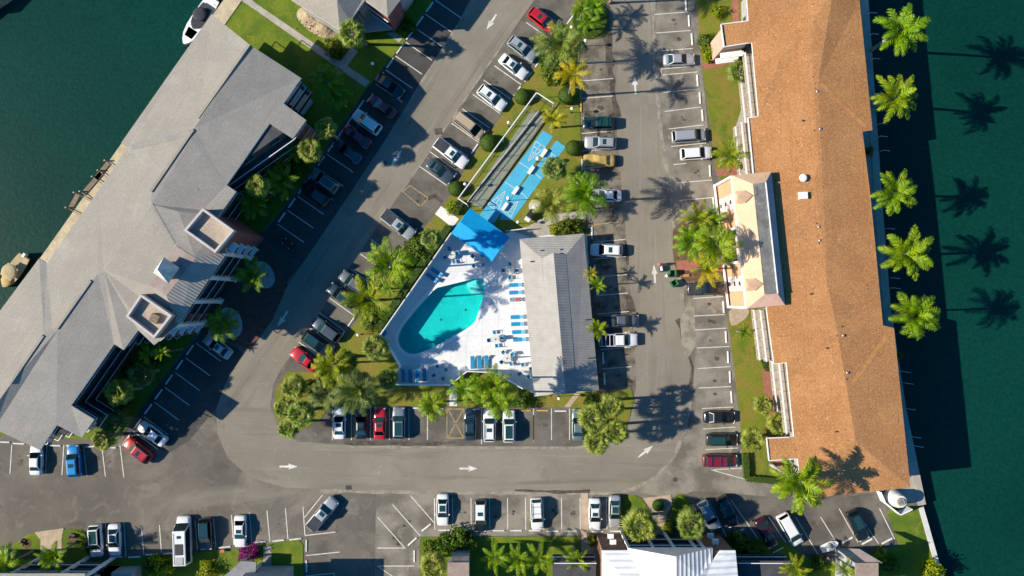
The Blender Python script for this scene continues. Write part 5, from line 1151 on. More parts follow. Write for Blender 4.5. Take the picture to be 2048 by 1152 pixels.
def carmeshes(k):
    if k in MESH: return MESH[k]
    D = KIND[k]; W_ = D['W']; x0,x1,r0,r1,wb,wr,zb,zr = D['cab']; P = {}
    mb = MB(); ring_body(D['st'], mb); me = mb.mesh('body', [M['hull']], True); P['body'] = me
    mb = MB(); cabin(mb, x0,x1,r0,r1,wb,wr,zb-.05,zr); P['cabin'] = mb.mesh('cabin', [M['hull']])
    z2 = zr-.05
    mb = MB(); pane((x1,-wb,zb),(x1,wb,zb),(r1,wr,z2),(r1,-wr,z2), mb=mb); P['windshield'] = mb.mesh('windshield', [M['glass']])
    mb = MB(); pane((x0,-wb,zb),(x0,wb,zb),(r0,wr,z2),(r0,-wr,z2), mb=mb, ins=.12); P['rear_window'] = mb.mesh('rear_window', [M['glass']])
    for nm, s in (('l',1),('r',-1)):
        mb = MB(); pane((x0,s*wb,zb),(x1,s*wb,zb),(r1,s*wr,z2),(r0,s*wr,z2), mb=mb, ins=.10); P['side_'+nm] = mb.mesh('side_window', [M['glass']])
    mb = MB(); mb.tube((0,-.11,0),(0,.11,0),.34,n=16); mb.tube((0,-.12,0),(0,.12,0),.19,n=12,mi=1); P['wheel'] = mb.mesh('wheel', [M['rubber'],M['rim']])
    mb = MB(); mb.box((0,0,0),(.16,.34,.12)); P['headlight'] = mb.mesh('headlight', [M['lampclear']])
    mb = MB(); mb.box((0,0,0),(.10,.30,.14)); P['taillight'] = mb.mesh('taillight', [M['lampred']])
    mb = MB(); mb.box((0,0,0),(.16,.20,.13)); P['mirror'] = mb.mesh('mirror', [M['hull']])
    mb = MB(); mb.box(((r0+r1)/2+.22,0,zr+.005),(.55,.80,.02)); P['sunroof'] = mb.mesh('sunroof', [M['glass']])
    mb = MB(); mb.box(((r0+r1)/2,0,zr+.004),(r1-r0-.32,wr*2-.30,.02)); P['glass_roof'] = mb.mesh('roof_panel', [M['glass']])
    for q in (-1,1):
        pass
    mb = MB()
    for s in (-1,1): mb.bar((r0+.1,s*(wr-.06),zr+.06),(r1-.1,s*(wr-.06),zr+.06),.05,.06)
    P['rack'] = mb.mesh('roof_rail', [M['chrome']])
    for q_, t in enumerate((.25,.7)): mb = MB(); x = r0+(r1-r0)*t; mb.bar((x,-wr,zr+.09),(x,wr,zr+.09),.06,.05); P['bars%d' % q_] = mb.mesh('cross_bar', [M['chrome']])
    for q_, s in enumerate((-1,1)): mb = MB(); mb.bar((r0+.1,s*(wr-.06),zr+.06),(r1-.1,s*(wr-.06),zr+.06),.05,.06); P['rack%d' % q_] = mb.mesh('roof_rail', [M['chrome']])
    if k == 'pickup':
        mb = MB(); mb.box((-1.78,0,1.115),(1.95,1.62,.03)); P['bed'] = mb.mesh('bed_cover', [M['navy_canvas']])
        mb = MB()
        for s in (-1,1): mb.bar((-2.7,s*.84,1.9),(-.5,s*.84,1.9),.06,.06)
        for x in (-2.6,-2.0,-1.4,-.8): mb.bar((x,-.84,1.9),(x,.84,1.9),.06,.06)
        for x in (-2.6,-.8):
            for s in (-1,1): mb.box((x,s*.84,1.5),(.06,.06,.8))
        P['ladder_rack'] = mb.mesh('ladder_rack', [M['trim']])
    MESH[k] = P; return P
PAINT = {}
def paint(c):
    if c not in PAINT:
        tbl = {'white':(.72,.72,.71),'silver':(.42,.43,.44),'grey':(.14,.15,.16),'slate':(.07,.09,.11),'black':(.012,.013,.015),'navy':(.02,.035,.055),'red':(.42,.012,.015),'darkred':(.17,.012,.022),'blue':(.01,.20,.50),'tan':(.42,.32,.21),'teal':(.16,.21,.20),'green':(.01,.045,.035),'shaded_red':(.035,.006,.010),'sage':(.14,.19,.17),'cloth':(.40,.29,.09),'steel':(.22,.26,.30)}  # the darkest red has building shade put into its colour
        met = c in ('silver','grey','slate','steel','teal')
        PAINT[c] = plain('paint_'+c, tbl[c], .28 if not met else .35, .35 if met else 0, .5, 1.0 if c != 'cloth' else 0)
        if c == 'cloth': PAINT[c] = surf('car_cover', (.40,.29,.09), (.30,.21,.07), 1.2, .95)
    return PAINT[c]
def car(k, x, y, d, col, lab, extra=(), roof=None, rad=None):
    D = KIND[k]; P = carmeshes(k); c = G(x,y,1.0); o = empty('parked_car' if k not in ('pickup','camper') else ('pickup_truck' if k == 'pickup' else 'camper_van'), (c.x,c.y,.015), math.radians(d), lab, {'pickup':'pickup truck','camper':'camper van'}.get(k,'car'), 'vehicles parked in the marked stalls')
    p = paint(col); rp = paint(roof) if roof else p; L2 = D['L']/2; x0,x1,r0,r1,wb,wr,zb,zr = D['cab']; Wd = D['W']
    place('body', P['body'], o, mats={0:p}); place('cabin', P['cabin'], o, mats={0:rp})
    if col != 'cloth':
        place('windshield', P['windshield'], o); place('rear_window', P['rear_window'], o); place('side_window', P['side_l'], o); place('side_window', P['side_r'], o)
        for s in (-1,1):
            place('headlight', P['headlight'], o, (L2-.17,s*(Wd-.32),D['st'][-2][2]-.04)); place('taillight', P['taillight'], o, (-L2+.08,s*(Wd-.32),D['st'][0][2]-.06))
            place('mirror', P['mirror'], o, (x1-.45,s*(Wd+.06),zb+.05), mats={0:p})
    wx = L2*.60
    for sx in (-wx,wx*1.03):
        for s in (-1,1): place('wheel', P['wheel'], o, (sx,s*(Wd-.11),.34))
    for e in extra:
        if e == 'rack': place('roof_rail', P['rack0'], o); place('roof_rail', P['rack1'], o)
        elif e == 'bars': place('cross_bar', P['bars0'], o); place('cross_bar', P['bars1'], o)
        elif e == 'sunroof': place('sunroof', P['sunroof'], o)
        elif e == 'glassroof': place('roof_panel', P['glass_roof'], o)
        elif e == 'bed': place('bed_cover', P['bed'], o)
        elif e == 'ladder': place('ladder_rack', P['ladder_rack'], o)
        elif e == 'camp':
            for xx, w_, m_ in ((.9,.5,'glass'),(-.9,1.0,'black'),(-2.6,.7,'wall_gray')):
                mb = MB(); mb.box((xx,0,zr+.05),(w_*(1.6 if xx < 0 else .8),w_ if xx > 0 else 1.1,.1)); mb.build('roof_unit', M[m_], o)
            for s in (-1,1): mb = MB(); mb.bar((-3.1,s*.82,zr+.08),(1.5,s*.82,zr+.08),.05,.06); mb.build('roof_rail', M['trim'], o)
        elif e == 'wing': mb = MB(); mb.box((-L2+.25,0,1.16),(.28,1.5,.05)); mb.build('spoiler', p, o)
    return o
A = -36.0
CARS = [
 ('sedan',779,170,A,'black','black sedan topmost in the shaded west row',('sunroof',)),
 ('sedan',763,212,144,'darkred','dark red sedan with rear wing, second in the shaded west row',('wing',)),
 ('suv',733,243,144,'white','white car in the shaded west row between two dark red ones',()),
 ('sedan',713,272,144,'darkred','dark red car below the white one in the shaded west row',()),
 ('sedan',694,303,144,'navy','dark blue sedan in the shaded west row',('sunroof',)),
 ('suv',648,361,144,'sage','grey-green car in deep shade left of the road',('glassroof',)),
 ('suv',630,388,144,'black','black car lowest of the shaded west row near the court',()),
 ('sedan',434,693,144,'silver','pale blue-white car half under palm fronds by the paved court',('sunroof',)),
 ('sedan',303,868,144,'white','white sedan parked aslant beside the red one at lower left',()),
 ('suv',274,901,142,'red','bright red car aslant at the lower left corner of the building',('sunroof','rack')),
 ('sedan',70,919,90,'white','white sedan nosed under the grey roof point at far left',()),
 ('suv',146,923,95,'blue','vivid blue crossover with sunroof at far left',('sunroof',)),
 ('suv',190,1083,-86,'white','white car with dark roof beside the lower left lawn',('glassroof',)),
 ('sedan',227,1081,-88,'white','white sedan with a long dark roof right of its white neighbour',('glassroof',)),
 ('camper',367,1080,92,'white','long white camper van in the lower left row',('camp',)),
 ('suv',410,1069,-87,'black','black car standing right beside the camper van',('rack','glassroof')),
 ('sedan',479,1064,-90,'white','white sedan above the magenta bougainvillea',('sunroof',)),
 ('pickup',644,1029,50,'silver','silver pickup with covered bed parked aslant across the bottom lot',('bed','sunroof')),
 ('sedan',678,847,90,'white','white sedan at the left end of the island south row',('sunroof',)),
 ('sedan',722,847,90,'black','black sedan between the white and the red car',('sunroof',)),
 ('sedan',759,848,90,'red','red hatchback with sunroof in the island south row',('sunroof',)),
 ('suv',797,847,90,'steel','pale blue-grey car with long black roof in the island south row',('glassroof',)),
 ('sedan',940,850,90,'navy','dark navy sedan right of the yellow crossed box',()),
 ('suv',979,852,90,'white','white car with roof rails under the green palm fronds',('sunroof','rack')),
 ('suv',1018,853,90,'white','white car with black glass roof right of the palm fronds',('glassroof',)),
 ('sedan',1156,850,90,'teal','grey-teal sedan beside the cluster of fan palms',()),
 ('sedan',885,1021,-90,'white','white sedan with black roof, leftmost of the bottom centre row',('glassroof',)),
 ('suv',961,1033,-90,'black','black compact car with white roof in the bottom centre row',('sunroof',),'white'),
 ('suv',1074,1029,-87,'white','white car with roof rails in the bottom centre row',('rack','bars')),
 ('sedan',1190,1030,-90,'white','white sedan right of the tan footpath at the bottom',('sunroof',)),
 ('sedan',1230,1024,-90,'silver','silver sedan with long dark roof beside the big fan palm',('glassroof',)),
 ('suv',1418,1032,-62,'steel','blue-grey car with roof rails right of the fan palm at the bottom',('rack','bars')),
 ('suv',1456,1024,-65,'black','black car with silver rails in palm shade at the bottom',('rack',)),
 ('sedan',1534,1067,-62,'shaded_red','very dark maroon car with building shade put into its paint at bottom right',()),
 ('van',1581,1060,-60,'white','white van with rear roof glass at bottom right',()),
 ('suv',1717,1052,-65,'black','black car with racks nearest the canal lawn',('rack','glassroof')),
 ('sedan',1359,118,2,'silver','silver sedan alone at the top of the east row',()),
 ('van',1378,271,4,'silver','silver wagon with roof rails in the east row',('rack',)),
 ('suv',1393,306,4,'white','white car below the silver wagon in the east row',()),
 ('pickup',1414,577,2,'black','black pickup with roof bars at the pink entrance',('bars','bed')),
 ('sedan',1440,835,0,'black','black sedan, upper of the dark cars at the lower east row',()),
 ('suv',1445,880,0,'black','black boxy car with long roof in the lower east row',('glassroof',)),
 ('van',1441,922,0,'darkred','dark red car with white roof bars, lowest in the east row',('rack','bars')),
 ('suv',1197,245,180,'green','long dark green car with sun glint at the east side of the island',('bars',)),
 ('suv',1201,285,178,'silver','silver wagon with sunroof below the dark green car',('sunroof','rack')),
 ('sedan',1199,320,178,'cloth','car under a yellow-tan cloth cover in palm shade',()),
 ('sedan',1212,390,178,'white','white car mostly hidden under the dark green palm',()),
 ('suv',1213,500,178,'white','silvery white car right of the clubhouse corner',('sunroof',)),
 ('pickup',1240,642,1,'grey','grey pickup with a sun glint right of the clubhouse',('bed',)),
 ('pickup',1237,680,1,'white','white pickup with ladder rack right of the clubhouse',('ladder','bed')),
 ('suv',1085,40,-38,'red','red car topmost on the west side of the island',('sunroof',)),
 ('suv',1045,97,-38,'silver','silver car with roof rails beside the yellow moped',('sunroof','rack')),
 ('sedan',1027,132,-38,'white','white sedan below the silver car on the island west side',('sunroof',)),
 ('suv',984,195,-38,'white','white car with sunroof above the tan wagon',('sunroof','rack')),
 ('van',938,251,-38,'tan','boxy tan wagon on the island west side',('rack',)),
 ('pickup',902,306,-38,'white','white pickup with black bed and hood stripe above the grey coupe',('bed','sunroof')),
 ('coupe',880,341,-38,'slate','slate grey coupe below the white pickup',('glassroof',)),
 ('pickup',796,449,-38,'silver','silver-grey pickup with dark covered bed near the white path',('bed','sunroof')),
 ('suv',706,566,144,'grey','dark grey car with rails in shade under palm fronds',('rack',)),
 ('suv',683,591,144,'navy','navy car in deep shade above the lit empty stall',('glassroof',)),
 ('suv',652,659,144,'slate','charcoal car upper of the two dark ones above the red coupe',()),
 ('suv',633,687,-36,'black','black car with a mirrored glass roof next to the red coupe',('glassroof','rack')),
 ('coupe',608,719,144,'red','bright red sports coupe at the south west tip of the island',()),
]
for t in CARS: car(*t)
# two dark motorcycles in the shaded row
for x, y, l in ((568,480,'upper'),(580,490,'lower')): moped(x, y, A, M['black'], 'black motorcycle, %s of two in the shaded stall by the court' % l)
# street manhole, drain
for x, y, r in ((1350,959,.38),(770,326,.3),(1112,232,.3)):
    c = G(x,y); mb = MB(); mb.tube((0,0,0),(0,0,.012),r,n=20); mb.tube((0,0,.012),(0,0,.02),r*.8,n=20); o = mb.build('manhole_cover', M['iron'], None, label={1350:'round iron manhole cover on the pale lot at lower right',770:'round iron manhole cover on the west road below the shaded arrow',1112:'round valve cover in the turf by the small golden palm'}[x], cat='manhole cover'); o.location = (c.x,c.y,.03)
c = G(697,975); mb = MB()
mb.box((0,0,.01),(.85,.62,.02))
for k in range(5): mb.box((-.32+k*.16,0,.03),(.06,.5,.03))
o = mb.build('storm_drain', M['iron'], None, label='square iron storm drain grate at the bottom road edge', cat='drain'); o.location = (c.x,c.y,.024)

# ================================================================ BOATS, DOCKS, TURRET
def hull(mb, L, Wd, zb, zt, mi=0):
    st = [(-.5,.80),(-.35,.92),(-.1,1.0),(.15,.98),(.32,.80),(.43,.48),(.5,.10)]; n = 5; vs = []
    for t, w in st:
        y = Wd/2*w; vs += [(t*L,-y,zt),(t*L,-y*.8,(zt+zb)/2),(t*L,0,zb),(t*L,y*.8,(zt+zb)/2),(t*L,y,zt)]
    fs = [(i*n+j,(i+1)*n+j,(i+1)*n+j+1,i*n+j+1) for i in range(len(st)-1) for j in range(4)]
    fs += [(i*n,i*n+4,(i+1)*n+4,(i+1)*n) for i in range(len(st)-1)]+[(0,1,2,3,4)]
    mb.add(vs, fs, mi)
c = G(397,42,-.5); o = empty('motor_boat', (c.x,c.y,-1.5), math.radians(237), 'white speedboat with dark canvas cover moored behind the grey roof', 'boat')
mb = MB(); hull(mb, 8.2, 2.6, -.3, 1.0); mb.build('hull', M['hull'], o)
mb = MB(); hull(mb, 4.2, 2.1, .9, 1.25); 
for i, v in enumerate(mb.v): mb.v[i] = (v[0]-.7, v[1], v[2])
mb.build('canvas_cover', M['navy_canvas'], o)
mb = MB(); mb.add([(1.5,-.8,1.02),(1.5,.8,1.02),(2.9,.62,1.02),(2.9,-.62,1.02)],[(0,1,2,3),(3,2,1,0)]); mb.build('bow_cushion', M['black'], o)
mb = MB(); mb.ball((-.9,0,1.75),1.1,14,6,sz=.25); mb.build('bimini_top', M['navy_canvas'], o, smooth=True)
for s in (-.45,.45):
    mb = MB(); mb.box((-4.35,s,.9),(.7,.42,.8)); mb.build('outboard_motor', M['hull'], o)
mb = MB(); mb.bar((-3.3,-1.1,2.0),(-3.3,1.1,2.0),.1,.1); mb.box((-3.3,-1.1,1.5),(.08,.08,1.0)); mb.box((-3.3,1.1,1.5),(.08,.08,1.0)); mb.build('tow_frame', M['trim'], o)
c = G(26,543,-.5); o = empty('deck_boat', (c.x,c.y,-1.5), math.radians(235), 'small boat with tan canvas canopy moored at the far left seawall', 'boat')
mb = MB(); hull(mb, 5.6, 2.3, -.3, .9); mb.build('hull', M['tan_canvas'], o)
mb = MB(); mb.ball((.1,0,1.75),1.25,14,7,sz=.28); mb.box((.1,0,1.75),(2.1,1.9,.16)); mb.build('canopy', M['tan_canvas'], o, smooth=False)
mb = MB(); mb.ball((1.6,0,.95),.95,12,6,sz=.35); mb.build('bow_cover', surf('ochre_canvas',(.48,.32,.12),(.4,.26,.1),1.5), o, smooth=True)
mb = MB(); mb.box((-3.0,0,.9),(.6,.4,.8)); mb.build('outboard_motor', M['hull'], o)
# docks of the west bank
for a, b, w, lab in (((228,338),(205,352),1.3,'upper grey timber boat landing on the west seawall'),((214,358),(180,382),1.3,'middle grey timber boat landing on the west seawall'),((168,400),(154,412),1.2,'lower grey timber boat landing on the west seawall')):
    p, q = G(*a), G(*b); p, q = (G(a[0]-4,a[1]-8), G(b[0]-6,b[1]+10)) 
    o = empty('boat_landing', ((p.x+q.x)/2,(p.y+q.y)/2,0), 0, lab, 'dock', 'timber landings on the west seawall'); t = (q-p).normalized(); nn = Vector((t.y,-t.x,0)); nn = nn if nn.x < 0 else -nn
    mb = MB(); mb.bar(p+nn*.5+Vector((0,0,.25)), q+nn*.5+Vector((0,0,.25)), .7, .1); mb.build('deck_boards', M['wood'], o, world=True)
    for e in (p,q):
        mb = MB(); mb.tube((e.x+nn.x*.9,e.y+nn.y*.9,-2.5),(e.x+nn.x*.9,e.y+nn.y*.9,.9),.12,n=8); mb.build('pile', M['concrete'], o, world=True)
        mb = MB(); mb.bar(e+nn*.9+Vector((0,0,.5)), e-nn*1.6+Vector((0,0,.5)), .08, .08); mb.build('rail', M['wood'], o, world=True)
# short mooring posts along the east seawall
k = 0
for x, y in ((1737,30),(1740,72),(1743,121),(1748,190),(1756,250),(1757,275),(1762,303),(1772,458),(1782,556),(1783,576),(1803,742),(1808,765),(1813,816),(1824,872),(1829,890)):
    p = G(x-2,y); o = empty('mooring_arm', (p.x,p.y,.17), 0, 'thin pale mooring arm, %s from the top along the east seawall' % ORD[k], 'mooring post', 'mooring arms on the east seawall'); k += 1
    mb = MB(); mb.tube((0,0,-.1),(0,0,.9),.05,n=6); mb.build('post', M['trim'], o); mb = MB(); mb.bar((0,0,.9),(.95,-.12,.95),.06,.06); mb.build('arm', M['trim'], o)
# white round turret and its zigzag wall
c = G(1799,1002,2.4); o = empty('lookout_turret', (c.x,c.y,.08), 0, 'white round turret with grey louvred top at the canal corner', 'turret')
mb = MB(); mb.tube((0,0,0),(0,0,2.2),1.25,1.05,24); mb.tube((0,0,2.2),(0,0,2.75),1.05,.85,24); mb.build('drum', M['white'], o, smooth=False)
mb = MB(); mb.tube((0,0,2.75),(0,0,2.95),.62,.55,20); mb.build('louvre_cap', M['roof_gray2'], o)
mb = MB(); mb.box((0,0,2.98),(.9,.12,.04),.6); mb.box((0,0,2.985),(.7,.12,.04),2.1); mb.build('star_vane', M['wood'], o)
rail_fence([(1762,985),(1771,1006),(1801,1030),(1825,1019)], 1.7, 'zigzag_wall', 'white zigzag wall round the turret', 'wall', 9, .16, True)
for q_ in (((1758,984),(1770,984),(1782,1008),(1772,1010)),((1801,1032),(1812,1020),(1826,1020))):
    pass
# covered dinghy on the lot edge
c = G(1659,1092,.5); o = empty('dinghy', (c.x,c.y,.05), math.radians(22), 'small white dinghy wrapped in plastic at the bottom right lot edge', 'boat')
mb = MB(); hull(mb, 2.7, 1.3, .0, .55); mb.build('hull', M['hull'], o); mb = MB(); mb.ball((-.1,0,.55),.62,12,6,sz=.45,jit=.12); mb.build('wrap', surf('crumpled_wrap',(.5,.5,.48),(.16,.17,.17),3.0,.3), o)
# sand heap with rubble
c = G(636,48); mb = MB(); rr = random.Random(3)
N = 26; vs = []; fs = []
for i in range(N+1):
    for j in range(N+1):
        u, v = i/N*2-1, j/N*2-1
        hgt = .9*math.exp(-((u+.45)**2+(v-.35)**2)*7)+.75*math.exp(-((u-.35)**2+(v+.25)**2)*7)+.35*math.exp(-(u*u+v*v)*3)
        hgt += rr.uniform(-.05,.05)*(1 if hgt > .1 else .2); e = max(abs(u),abs(v)); vs.append((u*3.4+v*.3, v*2.2-u*.9, hgt-.12-.3*max(0,e-.8)))
fs = [(i*(N+1)+j,(i+1)*(N+1)+j,(i+1)*(N+1)+j+1,i*(N+1)+j+1) for i in range(N) for j in range(N)]
mb.add(vs, fs)
for k in range(110):
    a = rr.uniform(0,6.28); r = abs(rr.gauss(0,1.0)); mb.ball((math.cos(a)*r*1.8,math.sin(a)*r*1.1-.2,.1+max(0,.4-r*.2)), rr.uniform(.05,.13), 5, 4, jit=.3, rnd=rr)
o = mb.build('sand_heap', M['dirt'], None, label='pale heap of sand and rubble beside the north building', cat='sand heap'); o.location = (c.x,c.y,.08); o['kind'] = 'stuff'
for x, y, l in ((48,1084,'left of the tan path'),(146,1072,'right of the tan path')):
    c = G(x,y); mb = MB(); rr = random.Random(x)
    for k in range(9): mb.ball((rr.uniform(-.4,.4),rr.uniform(-.3,.3),.12+rr.uniform(0,.2)), rr.uniform(.12,.26), 7, 5, jit=.25, rnd=rr)
    o = mb.build('rock_pile', M['wood'], None, label='little brown rock pile on the corner lawn '+l, cat='rocks'); o.location = (c.x,c.y,.1)
c = G(447,1100); o = empty('tricycle', (c.x,c.y,.03), 0, 'small orange ride-on toy behind the wheel stops left of the bougainvillea', 'toy')
mb = MB(); mb.box((0,0,.4),(.6,.4,.3)); mb.build('body', plain('orange_plastic',(.6,.12,.04),.4), o); mb = MB(); mb.box((-.5,0,.25),(.4,.12,.1)); mb.box((.45,0,.25),(.4,.1,.1)); mb.build('frame', M['wall_gray'], o)
for wx in (-.6,.6): mb = MB(); mb.tube((wx,-.05,.2),(wx,.05,.2),.2,n=12); mb.build('wheel', M['rubber'], o)
# ================================================================ VEGETATION
def feather_crown(seed, nf=15, L=2.6, up=.55, droop=1.5, nl=22, lw=.085, ll=.68, young=3):
    """pinnate crown: arching rachises with two ranks of leaflets"""
    r = random.Random(seed); mb = MB()
    for k in range(nf+young):
        az = 2.399963*k + r.uniform(-.22,.22); yg = k >= nf
        e0 = (r.uniform(.15,.95) if not yg else r.uniform(1.0,1.35))*up/.55; dr = droop*r.uniform(.75,1.2)*(.6 if yg else 1); Lf = L*r.uniform(.82,1.05)*(.72 if yg else 1)
        ca, sa = math.cos(az), math.sin(az); sd = Vector((-sa,ca,0)); bend = r.uniform(-.25,.25)
        pts = []; p = Vector((ca*.08,sa*.08,0)); n = nl
        for i in range(n+1):
            t = i/n; th = e0-dr*t*t; d = Vector((ca*math.cos(th),sa*math.cos(th),math.sin(th)))+sd*bend*t; d.normalize(); pts.append((p.copy(),d)); p = p+d*(Lf/n)
        # rachis
        for i in range(0,n-1,4):
            a, b = pts[i][0], pts[min(i+4,n)][0]; w = .035*(1-i/n)+.012
            mb.add([a+sd*w,a-sd*w,b-sd*w*.7,b+sd*w*.7], [(0,1,2,3)], 1)
        for i in range(2,n+1):
            q, d = pts[i]; t = i/n; ln = ll*math.sin(math.pi*min(1,.16+t*.80))**.7*r.uniform(.85,1.1)
            upv = sd.cross(d).normalized(); upv = upv if upv.z > 0 else -upv
            for s in (-1,1):
                dirn = (sd*s*(.95-.25*t)+d*(.45+.55*t)+upv*r.uniform(-.35,.22)).normalized()
                tip = q+dirn*ln+Vector((0,0,-.20*ln-.1*ln*r.random())); mid = q+dirn*ln*.55
                w = d*lw*.5
                mb.add([q-w,q+w,mid+w*1.1,mid-w*1.1,tip], [(0,1,2,3),(3,2,4)])
    return mb
def fan_crown(seed, nl=36, R_=1.45, seg=13, petiole=.62):
    """palmate crown: a ball of fan leaves on stalks"""
    r = random.Random(seed); mb = MB()
    for k in range(nl):
        az = 2.399963*k + r.uniform(-.3,.3); t = (k+.5)/nl; el = math.radians(-38+112*t)+r.uniform(-.15,.15)
        d = Vector((math.cos(az)*math.cos(el),math.sin(az)*math.cos(el),math.sin(el))); sd = Vector((-math.sin(az),math.cos(az),0)); up = d.cross(sd)*-1
        up = up if up.z > 0 else -up
        pl = petiole*R_*r.uniform(.85,1.15)*(1.0 if el < 1 else .7); h = d*pl; w = sd*.02
        mb.add([w,-w,h-w,h+w], [(0,1,2,3)], 1)
        Lf = R_*.62*r.uniform(.8,1.1); tilt = r.uniform(-.5,.2); base = (d*math.cos(tilt)+up*math.sin(tilt)).normalized()
        for j in range(seg):
            a = (j/(seg-1)-.5)*math.radians(200)*.95; dj = (base*math.cos(a)+sd*math.sin(a)).normalized(); ln = Lf*(1-.28*abs(j/(seg-1)-.5)*2)*r.uniform(.9,1.1)
            fold = up*(.05 if j%2 else -.03); m = h+dj*ln*.55+fold; tip = h+dj*ln+Vector((0,0,-.28*ln))
            pw = dj.cross(up).normalized()*.050*R_
            mb.add([h-pw*.2,h+pw*.2,m+pw,m-pw,tip], [(0,1,2,3),(3,2,4)])
    return mb
def leaf_cloud(seed, n, fn, size=.11, flat=.5, core=None):
    r = random.Random(seed); mb = MB()
    for _ in range(n):
        p, nn = fn(r); nn = (Vector(nn)+Vector((r.uniform(-1,1),r.uniform(-1,1),r.uniform(-1,1)))*flat).normalized(); a = nn.orthogonal().normalized(); b = nn.cross(a); w = r.uniform(0,6.28)
        u = a*math.cos(w)+b*math.sin(w); v = nn.cross(u); s = size*r.uniform(.6,1.4); p = Vector(p)
        mb.add([p-u*s, p-v*s*.5, p+u*s, p+v*s*.5], [(0,1,2,3)])
    if core: core(mb)
    return mb
def sph(r, squash=.85, lump=0.0, inner=.0):
    a = r.uniform(0,6.28); z = r.uniform(-.55,1); q = math.sqrt(max(0,1-z*z)); k = 1-inner*r.random()
    k *= 1+lump*math.sin(3*a+2*z)+lump*.6*math.sin(5*a-4*z)
    v = Vector((math.cos(a)*q,math.sin(a)*q,z)); return (v.x*k,v.y*k,(v.z*squash+.5)*k), v
FEA = [feather_crown(11,15).mesh('crown',[M['leaf'],M['trunk']]), feather_crown(12,17,2.6,.5,1.7).mesh('crown',[M['leaf'],M['trunk']]), feather_crown(13,13,2.7,.62,1.35).mesh('crown',[M['leaf'],M['trunk']])]
ROY = [feather_crown(21+i,14+i,2.6,.55,1.4,24,.088,.64,3).mesh('crown',[M['leaf_bright'],M['crownshaft']]) for i in range(3)]
COC = [feather_crown(31+i,19,2.6,.70,1.6,22,.07,.72,4).mesh('crown',[M['leaf'],M['leaf_yellow']]) for i in range(2)]
SMA = [feather_crown(41+i,11,2.6,.62,1.3,22,.078,.60,2).mesh('crown',[M['leaf_bright'],M['crownshaft']]) for i in range(2)]
FAN = [fan_crown(51+i,40+3*i,1.5).mesh('crown',[M['leaf_fan'],M['trunk']]) for i in range(3)]
SETS = {'f':(FEA,2.25),'r':(ROY,2.35),'c':(COC,2.35),'s':(SMA,2.25),'p':(FAN,1.8)}
cnt = [0]
def palm(kind, x, y, rpx, h, lab, leaf=None, base=None, tr='trunk', grp='palms'):
    """crown centre at plan pixel (x, y), h metres up; base: plan pixel of the foot if it leans"""
    r = random.Random(int(x*7+y)); c = G(x,y,h); b = G(*base) if base else G(x,y,h)
    if not base: b = Vector((c.x+r.uniform(-.35,.35), c.y+r.uniform(-.35,.35), 0))
    b.z = .05; o = empty({'f':'feather_palm','r':'royal_palm','c':'coconut_palm','s':'young_palm','p':'fan_palm'}[kind], b, 0, lab, 'palm tree', grp)
    top = Vector((c.x-b.x,c.y-b.y,h-.05)); mb = MB(); n = 7; pts = []; rs = []; r0 = .24 if kind in 'rp' else .17
    if rpx < 24: r0 *= .6
    for i in range(n+1):
        t = i/n; s = t**1.5 if base else t; pts.append(Vector((top.x*s, top.y*s, (top.z-.02)*t))); rs.append(r0*(1-.35*t)+(.08 if i == 0 else 0))
    mb.path(pts, rs, 8); mb.build('trunk', M['trunk_pale' if kind == 'r' else tr], o, smooth=True)
    if kind in 'rs':
        mb = MB(); mb.tube(pts[-2].lerp(pts[-1],.3), pts[-1], rs[-1]*1.15, rs[-1]*.6, 8); mb.build('crownshaft', M['crownshaft'], o, smooth=True)
    ms, R0 = SETS[kind]; me = ms[cnt[0]%len(ms)]; cnt[0] += 1
    rad = rpx*SC*(CH-h)/CH; place('crown', me, o, top, r.uniform(0,6.28), rad/R0, {0:M[leaf]} if leaf else None)
    return o
